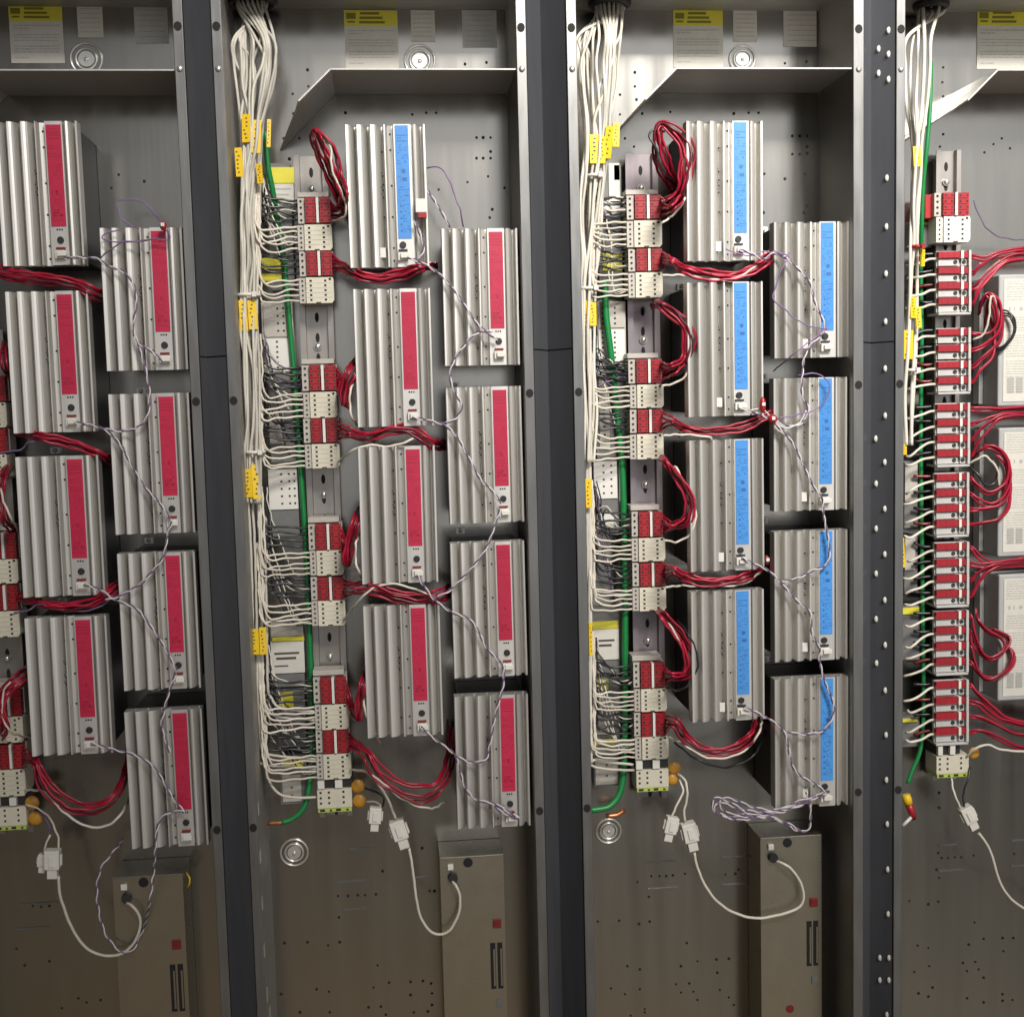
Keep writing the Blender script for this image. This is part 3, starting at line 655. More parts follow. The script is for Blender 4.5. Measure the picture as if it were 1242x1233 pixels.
# ------------------------------------------------------------------ wires
def V(pts, Y=None):
    return [U(p[0], p[1], (p[2]-.041 if .0425 < p[2] < .0465 else p[2]) if len(p) > 2 else Y) for p in pts]
def wire(name, pts, r, m, lab, cat, group=None, Y=.055, kind=None):
    S = smooth(V(pts, Y)); rk = random.Random(int(S[0].x*1e6) % 99991); q = [rk.uniform(0, 6.28) for _ in range(4)]; L = len(S)
    for i, p in enumerate(S[1:-1], 1):
        e = min(1, i/3, (L-1-i)/3)*(.00055 if r < .00165 else .00018); S[i] = p+Vector((e*math.sin(i*.9+q[0])+e*.6*math.sin(i*1.9+q[1]), e*math.sin(i*.7+q[2]), e*math.sin(i*1.1+q[3])))
    o = MB().tube(S, r, 7).build(name, m); return tag(o, lab, cat, group, kind)
def bundle(name, pts, n, r, m, lab, cat, group, Y=.055, sp=4, ends=None, starts=None, dz=.006, seed=0, jit=.5):
    rn = random.Random(seed*31+int(pts[0][1]))
    for i in range(n):
        u = (i-(n-1)/2)/max(1, (n-1)/2); ph = rn.uniform(-1, 1); P2 = []
        for j, p in enumerate(pts):
            x, y = p[0], p[1]; yy = p[2] if len(p) > 2 else Y; s = p[3] if len(p) > 3 else sp
            q = pts[min(j+1, len(pts)-1)]; o = pts[max(j-1, 0)]; tx, ty = q[0]-o[0], q[1]-o[1]; L = math.hypot(tx, ty) or 1
            off = u*s+rn.uniform(-jit, jit)*s*.8
            nx, ny = -ty/L, tx/L
            P2.append((x+nx*off, y+ny*off, yy+ph*dz*.5+rn.uniform(-.3, .3)*dz))
        if starts: P2[0] = (*starts[i % len(starts)][:2], pts[0][2] if len(pts[0]) > 2 else Y)
        if ends: P2[-1] = (*ends[i % len(ends)][:2], pts[-1][2] if len(pts[-1]) > 2 else Y)
        wire(name, P2, r, 'wdark' if i == n-2 and m == 'wred' else m, lab, cat, group)
# fans into the blocks
trunk_x = {1: lambda y: 311+(y-280)*.012, 2: lambda y: 716+(y-280)*.002}
for (ci, si, k), r in CB.items():
    if ci == 0: continue
    rn = random.Random(ci*100+si*10+k); ul = ['upper', 'lower'][k]; tx = trunk_x[ci](r[1])
    n = 5; g = f'white wires entering the {ul} cream block of the {stack_names[si]} stack, {CABN[ci]}'
    for j in range(n):
        y = r[1]+3+(r[3]-r[1]-6)*j/(n-1); x0 = tx+rn.uniform(-3, 5); sag = rn.uniform(1, 6)*(1 if ci == 1 else .5)
        bend = y+rn.uniform(-4, 3)
        pts = [(x0-2, r[1]-70, .060), (x0, r[1]-38, .054), (x0+1+j*.4, bend-12+j*1.0, .050), (x0+7+j*.5, bend+sag*.8, .050), (x0+19, y+sag, .054), (r[0]-12, y+rn.uniform(-1, 2), .062), (r[0]+3, y, .070)]
        if ci == 2: pts[2] = (x0+1, bend-7, .05); pts[3] = (x0+6, bend+1, .05)
        wire('white_wire', pts, .00115+.0003*rn.random(), 'wwhite', f'white wire into the {ul} cream block of the {stack_names[si]} stack, {CABN[ci]}', 'wire', g)
for (ci, si, k), r in RB.items():
    if ci == 0: continue
    rn = random.Random(ci*77+si*10+k); ul = ['upper', 'lower'][k]; tx = trunk_x[ci](r[1])
    for j in range(4):
        y = r[1]+4+(r[3]-r[1]-8)*j/3; x0 = tx+rn.uniform(2, 7)
        pts = [(x0, r[1]-30, .072), (x0+1, y-10, .066), (x0+7, y-2+rn.uniform(-3, 3), .064), (x0+22, y+rn.uniform(-3, 3), .066), (r[0]-10, y+rn.uniform(-1.5, 1.5), .068), (r[0]+3, y, .074)]
        wire('black_wire', pts, .0014, 'wblack' if rn.random() < .8 else 'wwhite' if ci == 2 and rn.random() < .5 else 'wblack', f'black wire into the {ul} red-capped block of the {stack_names[si]} stack, {CABN[ci]}', 'wire', f'black wires entering the {ul} red block of the {stack_names[si]} stack, {CABN[ci]}')
for ci, si in [(c, s_) for c in (1, 2) for s_ in range(4)]:
    rn = random.Random(ci*13+si); r = stacks[ci][si][0]; r2 = stacks[ci][si][3]
    for j in range(11):
        xa_ = trunk_x[ci](r[1])+rn.uniform(-2, 9); ya = r[1]+rn.uniform(-25, 30); k = rn.choice([0, 1]); blk = stacks[ci][si][rn.choice([0, 1, 2, 3])]; yb = rn.uniform(blk[1]+5, blk[3]-5)
        m_ = rn.choice(['wwhite', 'wwhite', 'wblack', 'wblack', 'wcable', 'wgrey'])
        wire('thin_wire', [(xa_, ya-20, .078), (xa_+rn.uniform(2, 8), ya+5, .074), (xa_+rn.uniform(8, 18), (ya+yb)/2+rn.uniform(-8, 14), .068), (r[0]-16, yb+rn.uniform(-4, 6), .070), (blk[0]+2, yb, .076)], .0009, m_, f'thin tangled wire behind the fans of the {stack_names[si]} stack, {CABN[ci]}', 'wire', f'thin tangled wires at the {stack_names[si]} stack, {CABN[ci]}')
# trunks from the top bushings
def trunk(ci, pts, n, r, seed, lab, g):
    bx, by = bush_px[ci]; rn = random.Random(seed)
    for i in range(n):
        u = 2*i/(n-1)-1; a = 2*math.pi*i/n; P3 = [Vector((bx+.016*math.cos(a)*.9, by+.012*math.sin(a), ZT+.004)), Vector((bx+.017*math.cos(a), by+.012*math.sin(a), ZT-.010))]
        lane = u
        for (x, y, s) in pts:
            if rn.random() < .25: lane = max(-1, min(1, lane+rn.uniform(-.7, .7)))
            P3.append(U(x+lane*s+rn.uniform(-1.2, 1.2), y, .050+.012*math.sin(a+y*.01)+rn.uniform(-.003, .003)))
        tag(MB().tube(smooth(P3), r*rn.uniform(.9, 1.1), 8).build('white_cable', 'wcable'), lab, 'cable', g)
trunk(1, [(308, 45, 24), (309, 75, 26), (308, 105, 22), (306, 140, 14), (305, 175, 13), (304, 215, 12), (303, 260, 12), (303, 310, 11), (302, 350, 10), (302, 400, 10), (304, 450, 10), (305, 510, 10), (306, 555, 9), (308, 610, 8)], 18, .0018, 5, 'white jacketed cable in the loose bundle hanging from the mixed cabinet bushing', 'white cables hanging from the mixed cabinet bushing')
trunk(2, [(728, 42, 25), (726, 75, 24), (726, 110, 22), (727, 145, 18), (726, 180, 16), (722, 220, 16), (718, 260, 14), (717, 310, 11), (715, 350, 10), (714, 400, 10), (715, 450, 8), (716, 500, 7), (714, 560, 6)], 18, .0018, 9, 'white jacketed cable in the loose bundle hanging from the all-blue cabinet bushing', 'white cables hanging from the all-blue cabinet bushing')
trunk(3, [(1115, 45, 14), (1112, 85, 15), (1112, 125, 12), (1112, 170, 5), (1110, 205, 6), (1109, 250, 6), (1108, 300, 5), (1107, 360, 5), (1104, 420, 6), (1101, 480, 6), (1101, 540, 4)], 5, .0022, 4, 'white jacketed cable in the loose bundle hanging from the fuse cabinet bushing', 'white cables hanging from the fuse cabinet bushing')
for i, (x, d, e_) in enumerate(((303, .05, 905), (308, .056, 893), (314, .06, 846), (320, .062, 836))):
    wire('white_cable', [(x-3, 590, d), (x+1, 660, d), (x+3, 730, d), (x+4, 800, d), (x+5, min(e_, 850), d), (x+8, e_+8, d+.004), (x+20, e_+22, .06), (384, e_+27, .07)], .0018, 'wcable', 'white cable dropping down the lower wall of the mixed cabinet', 'cable', 'white cables in the lower mixed cabinet run')
for i, (x, e_) in enumerate(((712, 700), (714, 880), (716, 905))):
    wire('white_cable', [(x, 550, .05), (x, 620, .05), (x+1, 700 if e_ > 720 else 680, .052), (x+1, e_, .055), (x+8, e_+16, .058), (768, e_+22, .07)], .0018, 'wcable', 'white cable dropping down the lower wall of the all-blue cabinet', 'cable', 'white cables in the lower all-blue cabinet run')
# feed wires to the grounding pairs
wire('white_wire', [(320, 915, .06), (326, 945, .06), (340, 963, .06), (365, 967, .065), (388, 966, .072)], .0017, 'wwhite', 'single white wire curving into the grounding terminal of the mixed cabinet', 'wire')
wire('white_wire', [(712, 922, .058), (722, 930, .058), (745, 933, .06), (776, 934, .072)], .0017, 'wwhite', 'single white wire running into the grounding terminal of the all-blue cabinet', 'wire')
# fuse cabinet stubs
for gi, k, gx, y in FU:
    rn = random.Random(gi*9+k); dy = rn.uniform(3, 11) if gi > 1 else rn.uniform(-3, 4)
    wire('white_wire', [(1097+rn.uniform(-2, 4), y+10+dy+rn.uniform(-2, 3), .064), (1105, y+11+dy*.8+rn.uniform(-2, 3), .058), (1118, y+8+dy*.3+rn.uniform(-1.5, 2), .060), (1128, y+5.5+rn.uniform(-1, 1), .064), (gx+4, y+5, .069)], .0017, 'wwhite', f'white wire stub entering the {["first", "second", "third", "fourth"][k]} fuse terminal of the {ord7[gi]} group', 'wire', 'white wire stubs at the fuse terminals')
    wire('dark_wire', [(1108, y+rn.uniform(-4, 6), .082), (1122, y+rn.uniform(-2, 3), .080), (gx+3, y-1, .076)], .0022, 'wblack' if rn.random() < .6 else 'redsw', f'dark wire behind the {["first", "second", "third", "fourth"][k]} fuse terminal of the {ord7[gi]} group', 'wire', 'dark wires behind the fuse terminals')
# red bundles
RW = .0016
FWD = False
def fwd(p):
    if len(p) < 3 or p[2] >= .075: return p
    y = p[2]; y2 = y-.037 if y <= .06 else y-.037*(.075-y)/.015
    return (p[0], p[1], y2)+tuple(p[3:])
def starts(r, n=5, side=2): return [(r[side]-2, r[1]+4+(r[3]-r[1]-8)*j/(n-1)) for j in range(n)]
def red(ci, r, pts, lab, n=5, sp=5, y0=.070, white=None, black=None, seed=0, where=''):
    P2 = [(r[2]-2, (r[1]+r[3])/2, y0)]+[fwd(q) for q in pts]
    white = white and [fwd(q) for q in white]; black = black and [fwd(q) for q in black]
    bundle('red_wire', P2, n, RW, 'wred', f'red wire {lab}, {CABN[ci]}', 'wire', f'red wires {lab}, {CABN[ci]}', sp=sp, starts=starts(r, n), seed=seed)
    if white: wire('white_wire', white, .0014, 'wwhite', f'white wire {lab}, {CABN[ci]}', 'wire')
    if black: wire('black_wire', black, .0014, 'wblack', f'black wire {lab}, {CABN[ci]}', 'wire')
Y5 = .052
red(1, RB[1, 0, 0], [(411, 256, .07), (417, 236, .066), (411, 212, .06), (399, 183, .055), (385, 160, .055, 2), (381, 158, .06, 2), (384, 172, .066), (396, 205, .072), (412, 240, .085), (428, 262, .095)], 'looping up to a fold above the top stack', sp=6, white=[(403, 268, .07), (418, 262, .06), (418, 242, .053), (408, 220, .05), (401, 195, .05), (402, 180, .053), (395, 172, .06)], seed=1)
red(1, RB[1, 0, 1], [(414, 322, .068), (432, 333, .06), (458, 338, .056), (488, 333, .055, 6), (512, 324, .055, 4), (530, 322, .085, 4)], 'sweeping right under the blue module', sp=5, seed=2)
red(1, RB[1, 1, 0], [(413, 462, .072, 3), (416, 480, .065), (418, 492, .058), (421, 470, .056), (427, 448, .056), (438, 432, .09)], 'arching beside the second-row module', sp=5, white=[(436, 455, .09), (427, 468, .058), (424, 490, .055), (428, 508, .058), (440, 522, .09)], seed=3)
red(1, RB[1, 1, 1], [(422, 524, .066), (445, 530, .058), (475, 521, .055), (500, 522, .055), (524, 538, .056), (545, 540, .09)], 'sweeping right above the third-row module', sp=6, white=[(410, 560, .07), (425, 548, .06), (445, 540, .056), (475, 541, .054), (502, 532, .055), (520, 528, .08)], seed=4)
red(1, RB[1, 2, 0], [(417, 660, .072, 3), (421, 685, .064), (422, 680, .058), (425, 655, .056), (433, 630, .056), (442, 615, .09)], 'arching beside the third-row module', sp=4.5, white=[(440, 640, .09), (433, 655, .057), (431, 675, .055), (436, 695, .058), (446, 712, .09)], seed=5)
red(1, RB[1, 2, 1], [(428, 714, .066), (450, 713, .058), (480, 722, .054), (510, 726, .054), (535, 722, .056), (550, 712, .09)], 'sweeping right above the lowest left module', sp=6, white=[(417, 752, .07), (435, 728, .06), (455, 712, .055), (478, 708, .052), (505, 715, .052), (528, 724, .056)], seed=6)
red(1, RB[1, 3, 0], [(424, 850, .072, 3), (431, 868, .064), (434, 872, .058), (436, 850, .056), (440, 825, .058), (447, 805, .09)], 'arching beside the lowest left module', sp=3.5, white=[(447, 838, .09), (442, 850, .058), (444, 868, .055), (452, 885, .056), (462, 902, .07)], seed=7)
red(1, RB[1, 3, 1], [(430, 903, .068), (446, 915, .06), (460, 938, .056, 7), (484, 956, .055, 9), (512, 962, .055, 9), (536, 950, .06, 7), (548, 915, .085), (550, 880, .1)], 'drooping below the lowest left module', sp=5, white=[(425, 933, .07), (445, 936, .06), (465, 950, .056), (492, 971, .055), (522, 980, .056), (540, 972, .075)], seed=8)
red(2, RB[2, 0, 0], [(812, 248, .066), (827, 233, .058), (833, 205, .054), (831, 180, .053, 9), (818, 160, .053, 7), (803, 151, .056, 3), (797, 162, .058, 6), (803, 195, .062, 7), (816, 222, .068), (830, 242, .09)], 'looping high over the top stack', n=6, sp=7, white=[(803, 270, .066), (815, 262, .06), (827, 248, .055), (832, 238, .06), (838, 225, .085)], black=[(822, 228, .075), (805, 208, .06), (796, 182, .055), (788, 165, .055), (794, 157, .056), (806, 160, .06)], seed=11)
red(2, RB[2, 0, 1], [(814, 316, .066), (832, 326, .058), (858, 333, .055), (890, 334, .055), (915, 326, .055), (934, 312, .06), (945, 300, .085)], 'sweeping right under the topmost left module', sp=5, white=[(803, 334, .066), (830, 334, .058), (862, 339, .054), (890, 338, .053), (912, 326, .053), (930, 305, .056)], black=[(806, 322, .072), (835, 334, .058), (865, 342, .056), (900, 340, .056), (922, 330, .07)], seed=12)
red(2, RB[2, 1, 0], [(814, 448, .066), (830, 436, .058), (836, 412, .054), (829, 392, .053), (812, 376, .055), (798, 369, .06, 3), (790, 372, .085, 3)], 'looping over the second stack', sp=6, white=[(803, 468, .066), (820, 464, .06), (834, 452, .055), (838, 436, .06)], black=[(806, 456, .072), (826, 452, .056), (840, 425, .053), (834, 395, .053), (818, 376, .055), (800, 369, .06)], seed=13)
red(2, RB[2, 1, 1], [(814, 511, .066), (830, 518, .06), (852, 523, .056), (880, 522, .055), (906, 516, .055), (924, 508, .056), (938, 502, .06)], 'sweeping right under the second left module', n=4, sp=4, white=[(805, 528, .066), (825, 527, .06), (845, 528, .056), (862, 531, .058), (874, 538, .085)], seed=14)
red(2, RB[2, 2, 0], [(814, 638, .066), (830, 634, .058), (838, 618, .054), (832, 596, .053), (818, 574, .055), (806, 558, .06, 3), (800, 552, .085, 3)], 'looping over the third stack', sp=5, white=[(806, 655, .066), (822, 657, .06), (838, 646, .054), (844, 625, .053), (838, 600, .053), (826, 577, .055), (818, 566, .06), (822, 580, .07)], seed=15)
red(2, RB[2, 2, 1], [(816, 693, .066), (832, 700, .058), (858, 705, .055), (886, 703, .055), (908, 697, .056), (924, 686, .07)], 'sweeping right under the third left module', sp=4.5, white=[(807, 712, .066), (830, 710, .062), (860, 711, .058), (900, 708, .056), (922, 694, .06)], seed=16)
red(2, RB[2, 3, 0], [(814, 820, .066), (832, 818, .058), (836, 800, .054), (826, 775, .053), (812, 755, .055), (802, 744, .06, 3), (796, 738, .085, 3)], 'looping over the bottom stack', sp=5, white=[(806, 748, .062), (815, 762, .053), (824, 778, .053), (828, 786, .06)], black=[(808, 834, .07), (826, 836, .056), (842, 820, .053), (846, 795, .053), (834, 768, .055), (822, 752, .07)], seed=17)
red(2, RB[2, 3, 1], [(818, 876, .066), (832, 895, .058), (850, 908, .055), (876, 912, .055), (900, 904, .055), (914, 888, .058), (920, 868, .09)], 'drooping below the lowest left module', sp=5.5, white=[(810, 893, .068), (830, 903, .058), (856, 918, .054), (884, 918, .053), (908, 906, .053), (922, 884, .056), (924, 868, .09)], black=[(818, 900, .08), (845, 920, .07), (880, 930, .068), (915, 915, .068), (930, 880, .075)], seed=18)
# all-red cabinet reds
bundle('red_wire', [(-12, 326, .023), (20, 334, .019), (55, 337, .018), (90, 344, .019), (116, 357, .023), (135, 368, .090)], 6, RW, 'wred', 'red wire above the second-row module, all-red cabinet', 'wire', 'red wires above the second-row module, all-red cabinet', sp=6, seed=21)
bundle('red_wire', [(20, 522, .085), (42, 529, .021), (72, 534, .018), (102, 543, .019), (126, 553, .023), (140, 562, .090)], 6, RW, 'wred', 'red wire above the third-row module, all-red cabinet', 'wire', 'red wires above the third-row module, all-red cabinet', sp=4.5, seed=22)
wire('white_wire', [(-5, 550, .044), (25, 545, .023), (34, 537, .020), (52, 535, .021), (75, 545, .023)], .0011, 'wgrey', 'thin grey wire above the third-row module, all-red cabinet', 'wire')
bundle('red_wire', [(22, 722, .058), (52, 732, .021), (80, 736, .018), (112, 730, .018), (135, 716, .019), (152, 704, .090)], 5, RW, 'wred', 'red wire above the lowest left module, all-red cabinet', 'wire', 'red wires above the lowest left module, all-red cabinet', sp=4.5, seed=23)
wire('grey_wire', [(15, 745, .044), (38, 738, .023), (52, 732, .019), (80, 741, .019), (115, 738, .019), (140, 722, .023)], .0011, 'wgrey', 'thin grey wire above the lowest left module, all-red cabinet', 'wire')
r = RB[0, 3, 0]
bundle('red_wire', [(40, 808, .090), (24, 822, .021), (8, 838, .018), (0, 858, .018), (6, 880, .023), (-2, 895, .075)], 6, RW, 'wred', 'red wire curling beside the lowest left module, all-red cabinet', 'wire', 'red wires curling beside the lowest left module, all-red cabinet', sp=7, seed=24)
wire('white_wire', [(32, 812, .058), (14, 824, .018), (4, 842, .016), (4, 870, .018), (14, 888, .023), (40, 895, .090)], .0013, 'wwhite', 'white wire curling beside the lowest left module, all-red cabinet', 'wire')
bundle('red_wire', [(14, 560, .090), (4, 578, .021), (0, 605, .018), (6, 630, .019), (20, 645, .080)], 4, RW, 'wred', 'red wire at the frame edge beside the third-row module, all-red cabinet', 'wire', 'red wires at the frame edge, all-red cabinet', sp=4, seed=25)
wire('white_wire', [(0, 590, .018), (6, 612, .016), (14, 630, .018), (28, 652, .090)], .0014, 'wwhite', 'white wire at the frame edge beside the third-row module, all-red cabinet', 'wire')
bundle('red_wire', [(6, 415, .058), (4, 432, .021), (8, 448, .023), (16, 460, .090)], 3, RW, 'wred', 'red wire at the frame edge beside the second-row module, all-red cabinet', 'wire', 'red wires beside the second-row module, all-red cabinet', sp=3, seed=26)
r = RB[0, 3, 1]
bundle('red_wire', [(30, 917, .058), (42, 925, .023), (56, 952, .019, 7), (84, 976, .018, 9), (116, 980, .018, 8), (142, 962, .023), (156, 925, .090), (158, 890, .1)], 5, RW, 'wred', 'red wire drooping below the lowest left module, all-red cabinet', 'wire', 'red wires drooping below the lowest left module, all-red cabinet', sp=4, starts=starts(r), seed=27)
wire('white_wire', [(31, 958, .058), (52, 960, .030), (78, 985, .019), (104, 1001, .018), (130, 1001, .018), (148, 985, .023), (158, 965, .090)], .0016, 'wwhite', 'white wire drooping below the lowest left module, all-red cabinet', 'wire')
# fuse cabinet reds
def fuse_red(gi, k, pts, y0=.066):
    if pts[-1][0] == 1255: pts = pts+[(1290, pts[-1][1]+rnd.uniform(-3, 3), .075), (1330, pts[-1][1]+rnd.uniform(-4, 4), .11)]
    g = groups[gi]; y = g[1+k]
    rn = random.Random(gi*4+k); ox, oy = rn.uniform(-4, 1), rn.uniform(1.5, 4)
    for dx, dy, m_ in ((0, 0, 'wred'), (ox, oy, 'wred')):
        wire('red_wire', [(g[0]+37, y+dy*.8, .066), (g[0]+44, y+1+dy, .060)]+[(p[0]+dx*rn.uniform(.4, 1.6), p[1]+dy*rn.uniform(.3, 1.5), p[2]+(.003 if dx else 0)) for p in pts], .0017, m_, f'red wire leaving the {["first", "second", "third", "fourth"][k]} fuse terminal of the {ord7[gi]} group', 'wire', 'red wires leaving the fuse terminals')
fuse_red(0, 0, [(1196, 311, .055), (1216, 304, .053), (1255, 299, .055)]); fuse_red(0, 1, [(1192, 321, .055), (1212, 308, .052), (1255, 302, .055)])
fuse_red(0, 2, [(1188, 340, .055), (1206, 322, .053), (1228, 309, .053), (1255, 308, .055)]); fuse_red(0, 3, [(1188, 352, .055), (1202, 335, .055), (1222, 317, .055), (1255, 314, .06)])
fuse_red(1, 0, [(1198, 404, .056), (1210, 392, .052), (1206, 366, .052), (1198, 357, .055), (1190, 372, .07)]); fuse_red(1, 1, [(1196, 416, .055), (1212, 400, .05), (1214, 370, .05), (1202, 356, .052), (1192, 362, .06), (1188, 380, .075)])
fuse_red(1, 2, [(1190, 434, .056), (1204, 422, .054), (1214, 408, .052), (1216, 380, .052), (1206, 360, .053), (1198, 366, .062), (1194, 400, .08)]); fuse_red(1, 3, [(1188, 450, .056), (1204, 432, .055), (1206, 400, .06), (1198, 372, .07)])
wire('white_wire', [(1180, 412, .06), (1194, 404, .054), (1200, 380, .05), (1202, 360, .05), (1208, 366, .053), (1210, 385, .06)], .0015, 'wwhite', 'white wire looping beside the second group of fuse terminals', 'wire')
for k in range(3): wire('black_wire', [(1196, 426, .07), (1214, 421+k*2, .056), (1226+k, 410, .05), (1230+k, 397-k*2, .05), (1225, 385-k*3, .052), (1216, 382-k*3, .058)], .0012, 'wblack', 'black wire coiled in front of the upper ballast label', 'wire', 'black wires coiled in front of the upper ballast')
fuse_red(2, 0, [(1190, 494, .058), (1215, 495, .056), (1255, 492, .06)]); fuse_red(2, 1, [(1192, 509, .056), (1206, 504, .054), (1224, 500, .055), (1255, 501, .06)])
fuse_red(2, 2, [(1188, 521, .056), (1202, 510, .053), (1220, 502, .052), (1255, 505, .055)]); fuse_red(2, 3, [(1186, 538, .056), (1200, 520, .053), (1216, 506, .052), (1255, 503, .055)])
fuse_red(3, 0, [(1184, 586, .056), (1198, 596, .052), (1212, 592, .05), (1222, 580, .05), (1222, 558, .05), (1208, 542, .052), (1192, 540, .058)]); fuse_red(3, 1, [(1186, 604, .056), (1204, 610, .053), (1220, 598, .05), (1226, 574, .05), (1220, 552, .05), (1204, 540, .052), (1190, 545, .058), (1184, 552, .07)])
fuse_red(3, 2, [(1196, 616, .054), (1212, 612, .052), (1224, 598, .05), (1224, 565, .052), (1212, 548, .053)]); fuse_red(3, 3, [(1194, 633, .054), (1210, 629, .052), (1222, 615, .05), (1225, 590, .05), (1222, 570, .055)])
wire('white_wire', [(1176, 562, .062), (1186, 556, .056), (1194, 553, .053), (1202, 558, .052), (1210, 572, .052), (1212, 590, .055)], .0016, 'wwhite', 'white wire looping beside the fourth group of fuse terminals', 'wire')
wire('black_wire', [(1176, 566, .066), (1186, 575, .058), (1195, 588, .055), (1206, 586, .055), (1210, 570, .056), (1203, 556, .06)], .0018, 'wblack', 'black wire looping beside the fourth group of fuse terminals', 'wire')
fuse_red(4, 0, [(1188, 672, .056), (1200, 680, .053), (1220, 680, .053), (1255, 674, .055)]); fuse_red(4, 1, [(1192, 683, .055), (1206, 682, .052), (1225, 679, .052), (1255, 677, .055)])
fuse_red(4, 2, [(1190, 691, .055), (1204, 685, .052), (1224, 682, .053), (1255, 679, .058)]); fuse_red(4, 3, [(1188, 703, .055), (1203, 690, .053), (1222, 684, .055), (1255, 682, .06)])
fuse_red(5, 0, [(1182, 765, .055), (1190, 788, .052), (1202, 797, .05), (1218, 786, .05), (1214, 773, .053), (1198, 764, .056), (1186, 750, .06), (1184, 738, .08)]); fuse_red(5, 1, [(1183, 778, .056), (1194, 795, .053), (1208, 796, .051), (1222, 785, .05), (1224, 772, .055), (1204, 762, .06)])
fuse_red(5, 2, [(1182, 800, .056), (1190, 818, .053), (1202, 823, .051), (1220, 812, .05), (1228, 796, .05), (1224, 786, .055)]); fuse_red(5, 3, [(1184, 812, .056), (1196, 820, .054), (1210, 820, .052), (1226, 806, .05), (1230, 792, .052), (1220, 782, .058)])
fuse_red(6, 0, [(1186, 840, .056), (1204, 856, .054), (1222, 870, .053), (1255, 877, .055)]); fuse_red(6, 1, [(1190, 853, .055), (1208, 868, .053), (1228, 875, .052), (1255, 880, .055)])
fuse_red(6, 2, [(1190, 869, .055), (1212, 880, .053), (1232, 889, .052), (1255, 890, .055)]); fuse_red(6, 3, [(1190, 885, .056), (1212, 893, .055), (1232, 903, .055), (1255, 908, .06)])
# ------------------------------------------------------------------ green ground cables, purple strays
gl = 'green grounding cable running down behind the wire fans, '
def green(pts, r, lab, tip=None):
    if tip:
        t = thing('ground_cable', U(*pts[0]), lab, 'cable', 'green grounding cables')
        for nm, ps, rr, m in (('jacket', pts, r, 'wgreen'), ('copper_end', tip, r*.8, 'copper')):
            o = MB().tube([q-t.location for q in smooth(V(ps))], rr, 9).build(nm, m, t)
    else: tag(MB().tube(smooth(V(pts)), r, 9).build('ground_cable', 'wgreen'), lab, 'cable', 'green grounding cables')
green([(322, 160, .07), (325, 200, .07), (331, 232, .075), (337, 270, .085), (345, 320, .085), (352, 400, .085), (358, 470, .085), (364, 560, .085), (370, 650, .085), (374, 740, .085), (377, 815, .085), (378, 890, .085), (376, 945, .080), (369, 978, .075), (354, 993, .072), (341, 997, .07)], .0034, gl+CABN[1], [(342, 997, .07), (337, 997.5, .07), (325, 998, .072)])
green([(734, 340, .08), (735, 380, .078), (741, 430, .078), (747, 490, .085), (754, 560, .085), (757, 640, .085), (758, 720, .08), (758, 800, .08), (758, 860, .085), (757, 925, .08), (752, 960, .075), (740, 977, .07), (726, 981, .068), (716, 982, .068)], .0042, gl+CABN[2], [(735, 989, .09), (748, 988, .09), (757, 982, .095)])
green([(1129, 75, .062), (1128, 130, .06), (1124, 180, .06), (1120, 220, .065), (1118, 270, .07), (1117, 330, .086), (1118, 420, .085), (1117, 480, .085), (1117, 560, .085), (1118, 640, .085), (1119, 720, .085), (1120, 800, .085), (1120, 870, .085), (1116, 910, .08), (1106, 935, .078), (1101, 950, .076)], .0028, gl+CABN[3])
t = thing('wire_nut', U(1102, 975, .07), 'yellow and red twist-on wire nut hanging below the fuse terminals', 'wire nut')
q = [v-t.location for v in V([(1097, 958, .076), (1099, 963, .072), (1102, 975, .07), (1106, 985, .07), (1109, 993, .07)])]
MB().tube([q[1], (q[1]+q[2])/2, q[2]], [.005, .0062, .0055], 10).build('yellow_cap', 'yellow', t); MB().tube([q[2], q[3], q[4]], [.0052, .005, .003], 10).build('red_cap', 'redcap', t)
MB().tube([v-t.location for v in V([(1105, 991, .068), (1100, 996, .066), (1095, 1001, .066)])], .0022, 7).build('white_tip', 'white', t)
# ------------------------------------------------------------------ twisted pair cables
YT = .003
def twisted(pts, lab, cat='cable', r=.0009, pitch=.023, m=('wpale', 'wgrey'), group='twisted pair cables strung between the modules', amp=1.15):
    S = smooth(V(pts, YT), 12); t = thing('twisted_pair_cable', S[0], lab, cat, group)
    a = Vector((0, 1, 0)); s = 0
    A, B = [], []
    for i, p in enumerate(S):
        tn = (S[min(i+1, len(S)-1)]-S[max(i-1, 0)]).normalized(); u = (a-tn*a.dot(tn)).normalized(); v = tn.cross(u)
        if i: s += (p-S[i-1]).length
        ph = 2*math.pi*s/pitch+len(pts); o = (u*math.cos(ph)+v*math.sin(ph))*r*amp
        A.append(p+o-S[0]); B.append(p-o-S[0])
    MB().tube(A, r, 6).build('strand', m[0], t); MB().tube(B, r, 6).build('strand', m[1], t); return t
def tw_in(ci, lst):
    for pts, lab in lst: twisted(pts, lab+', '+CABN[ci])
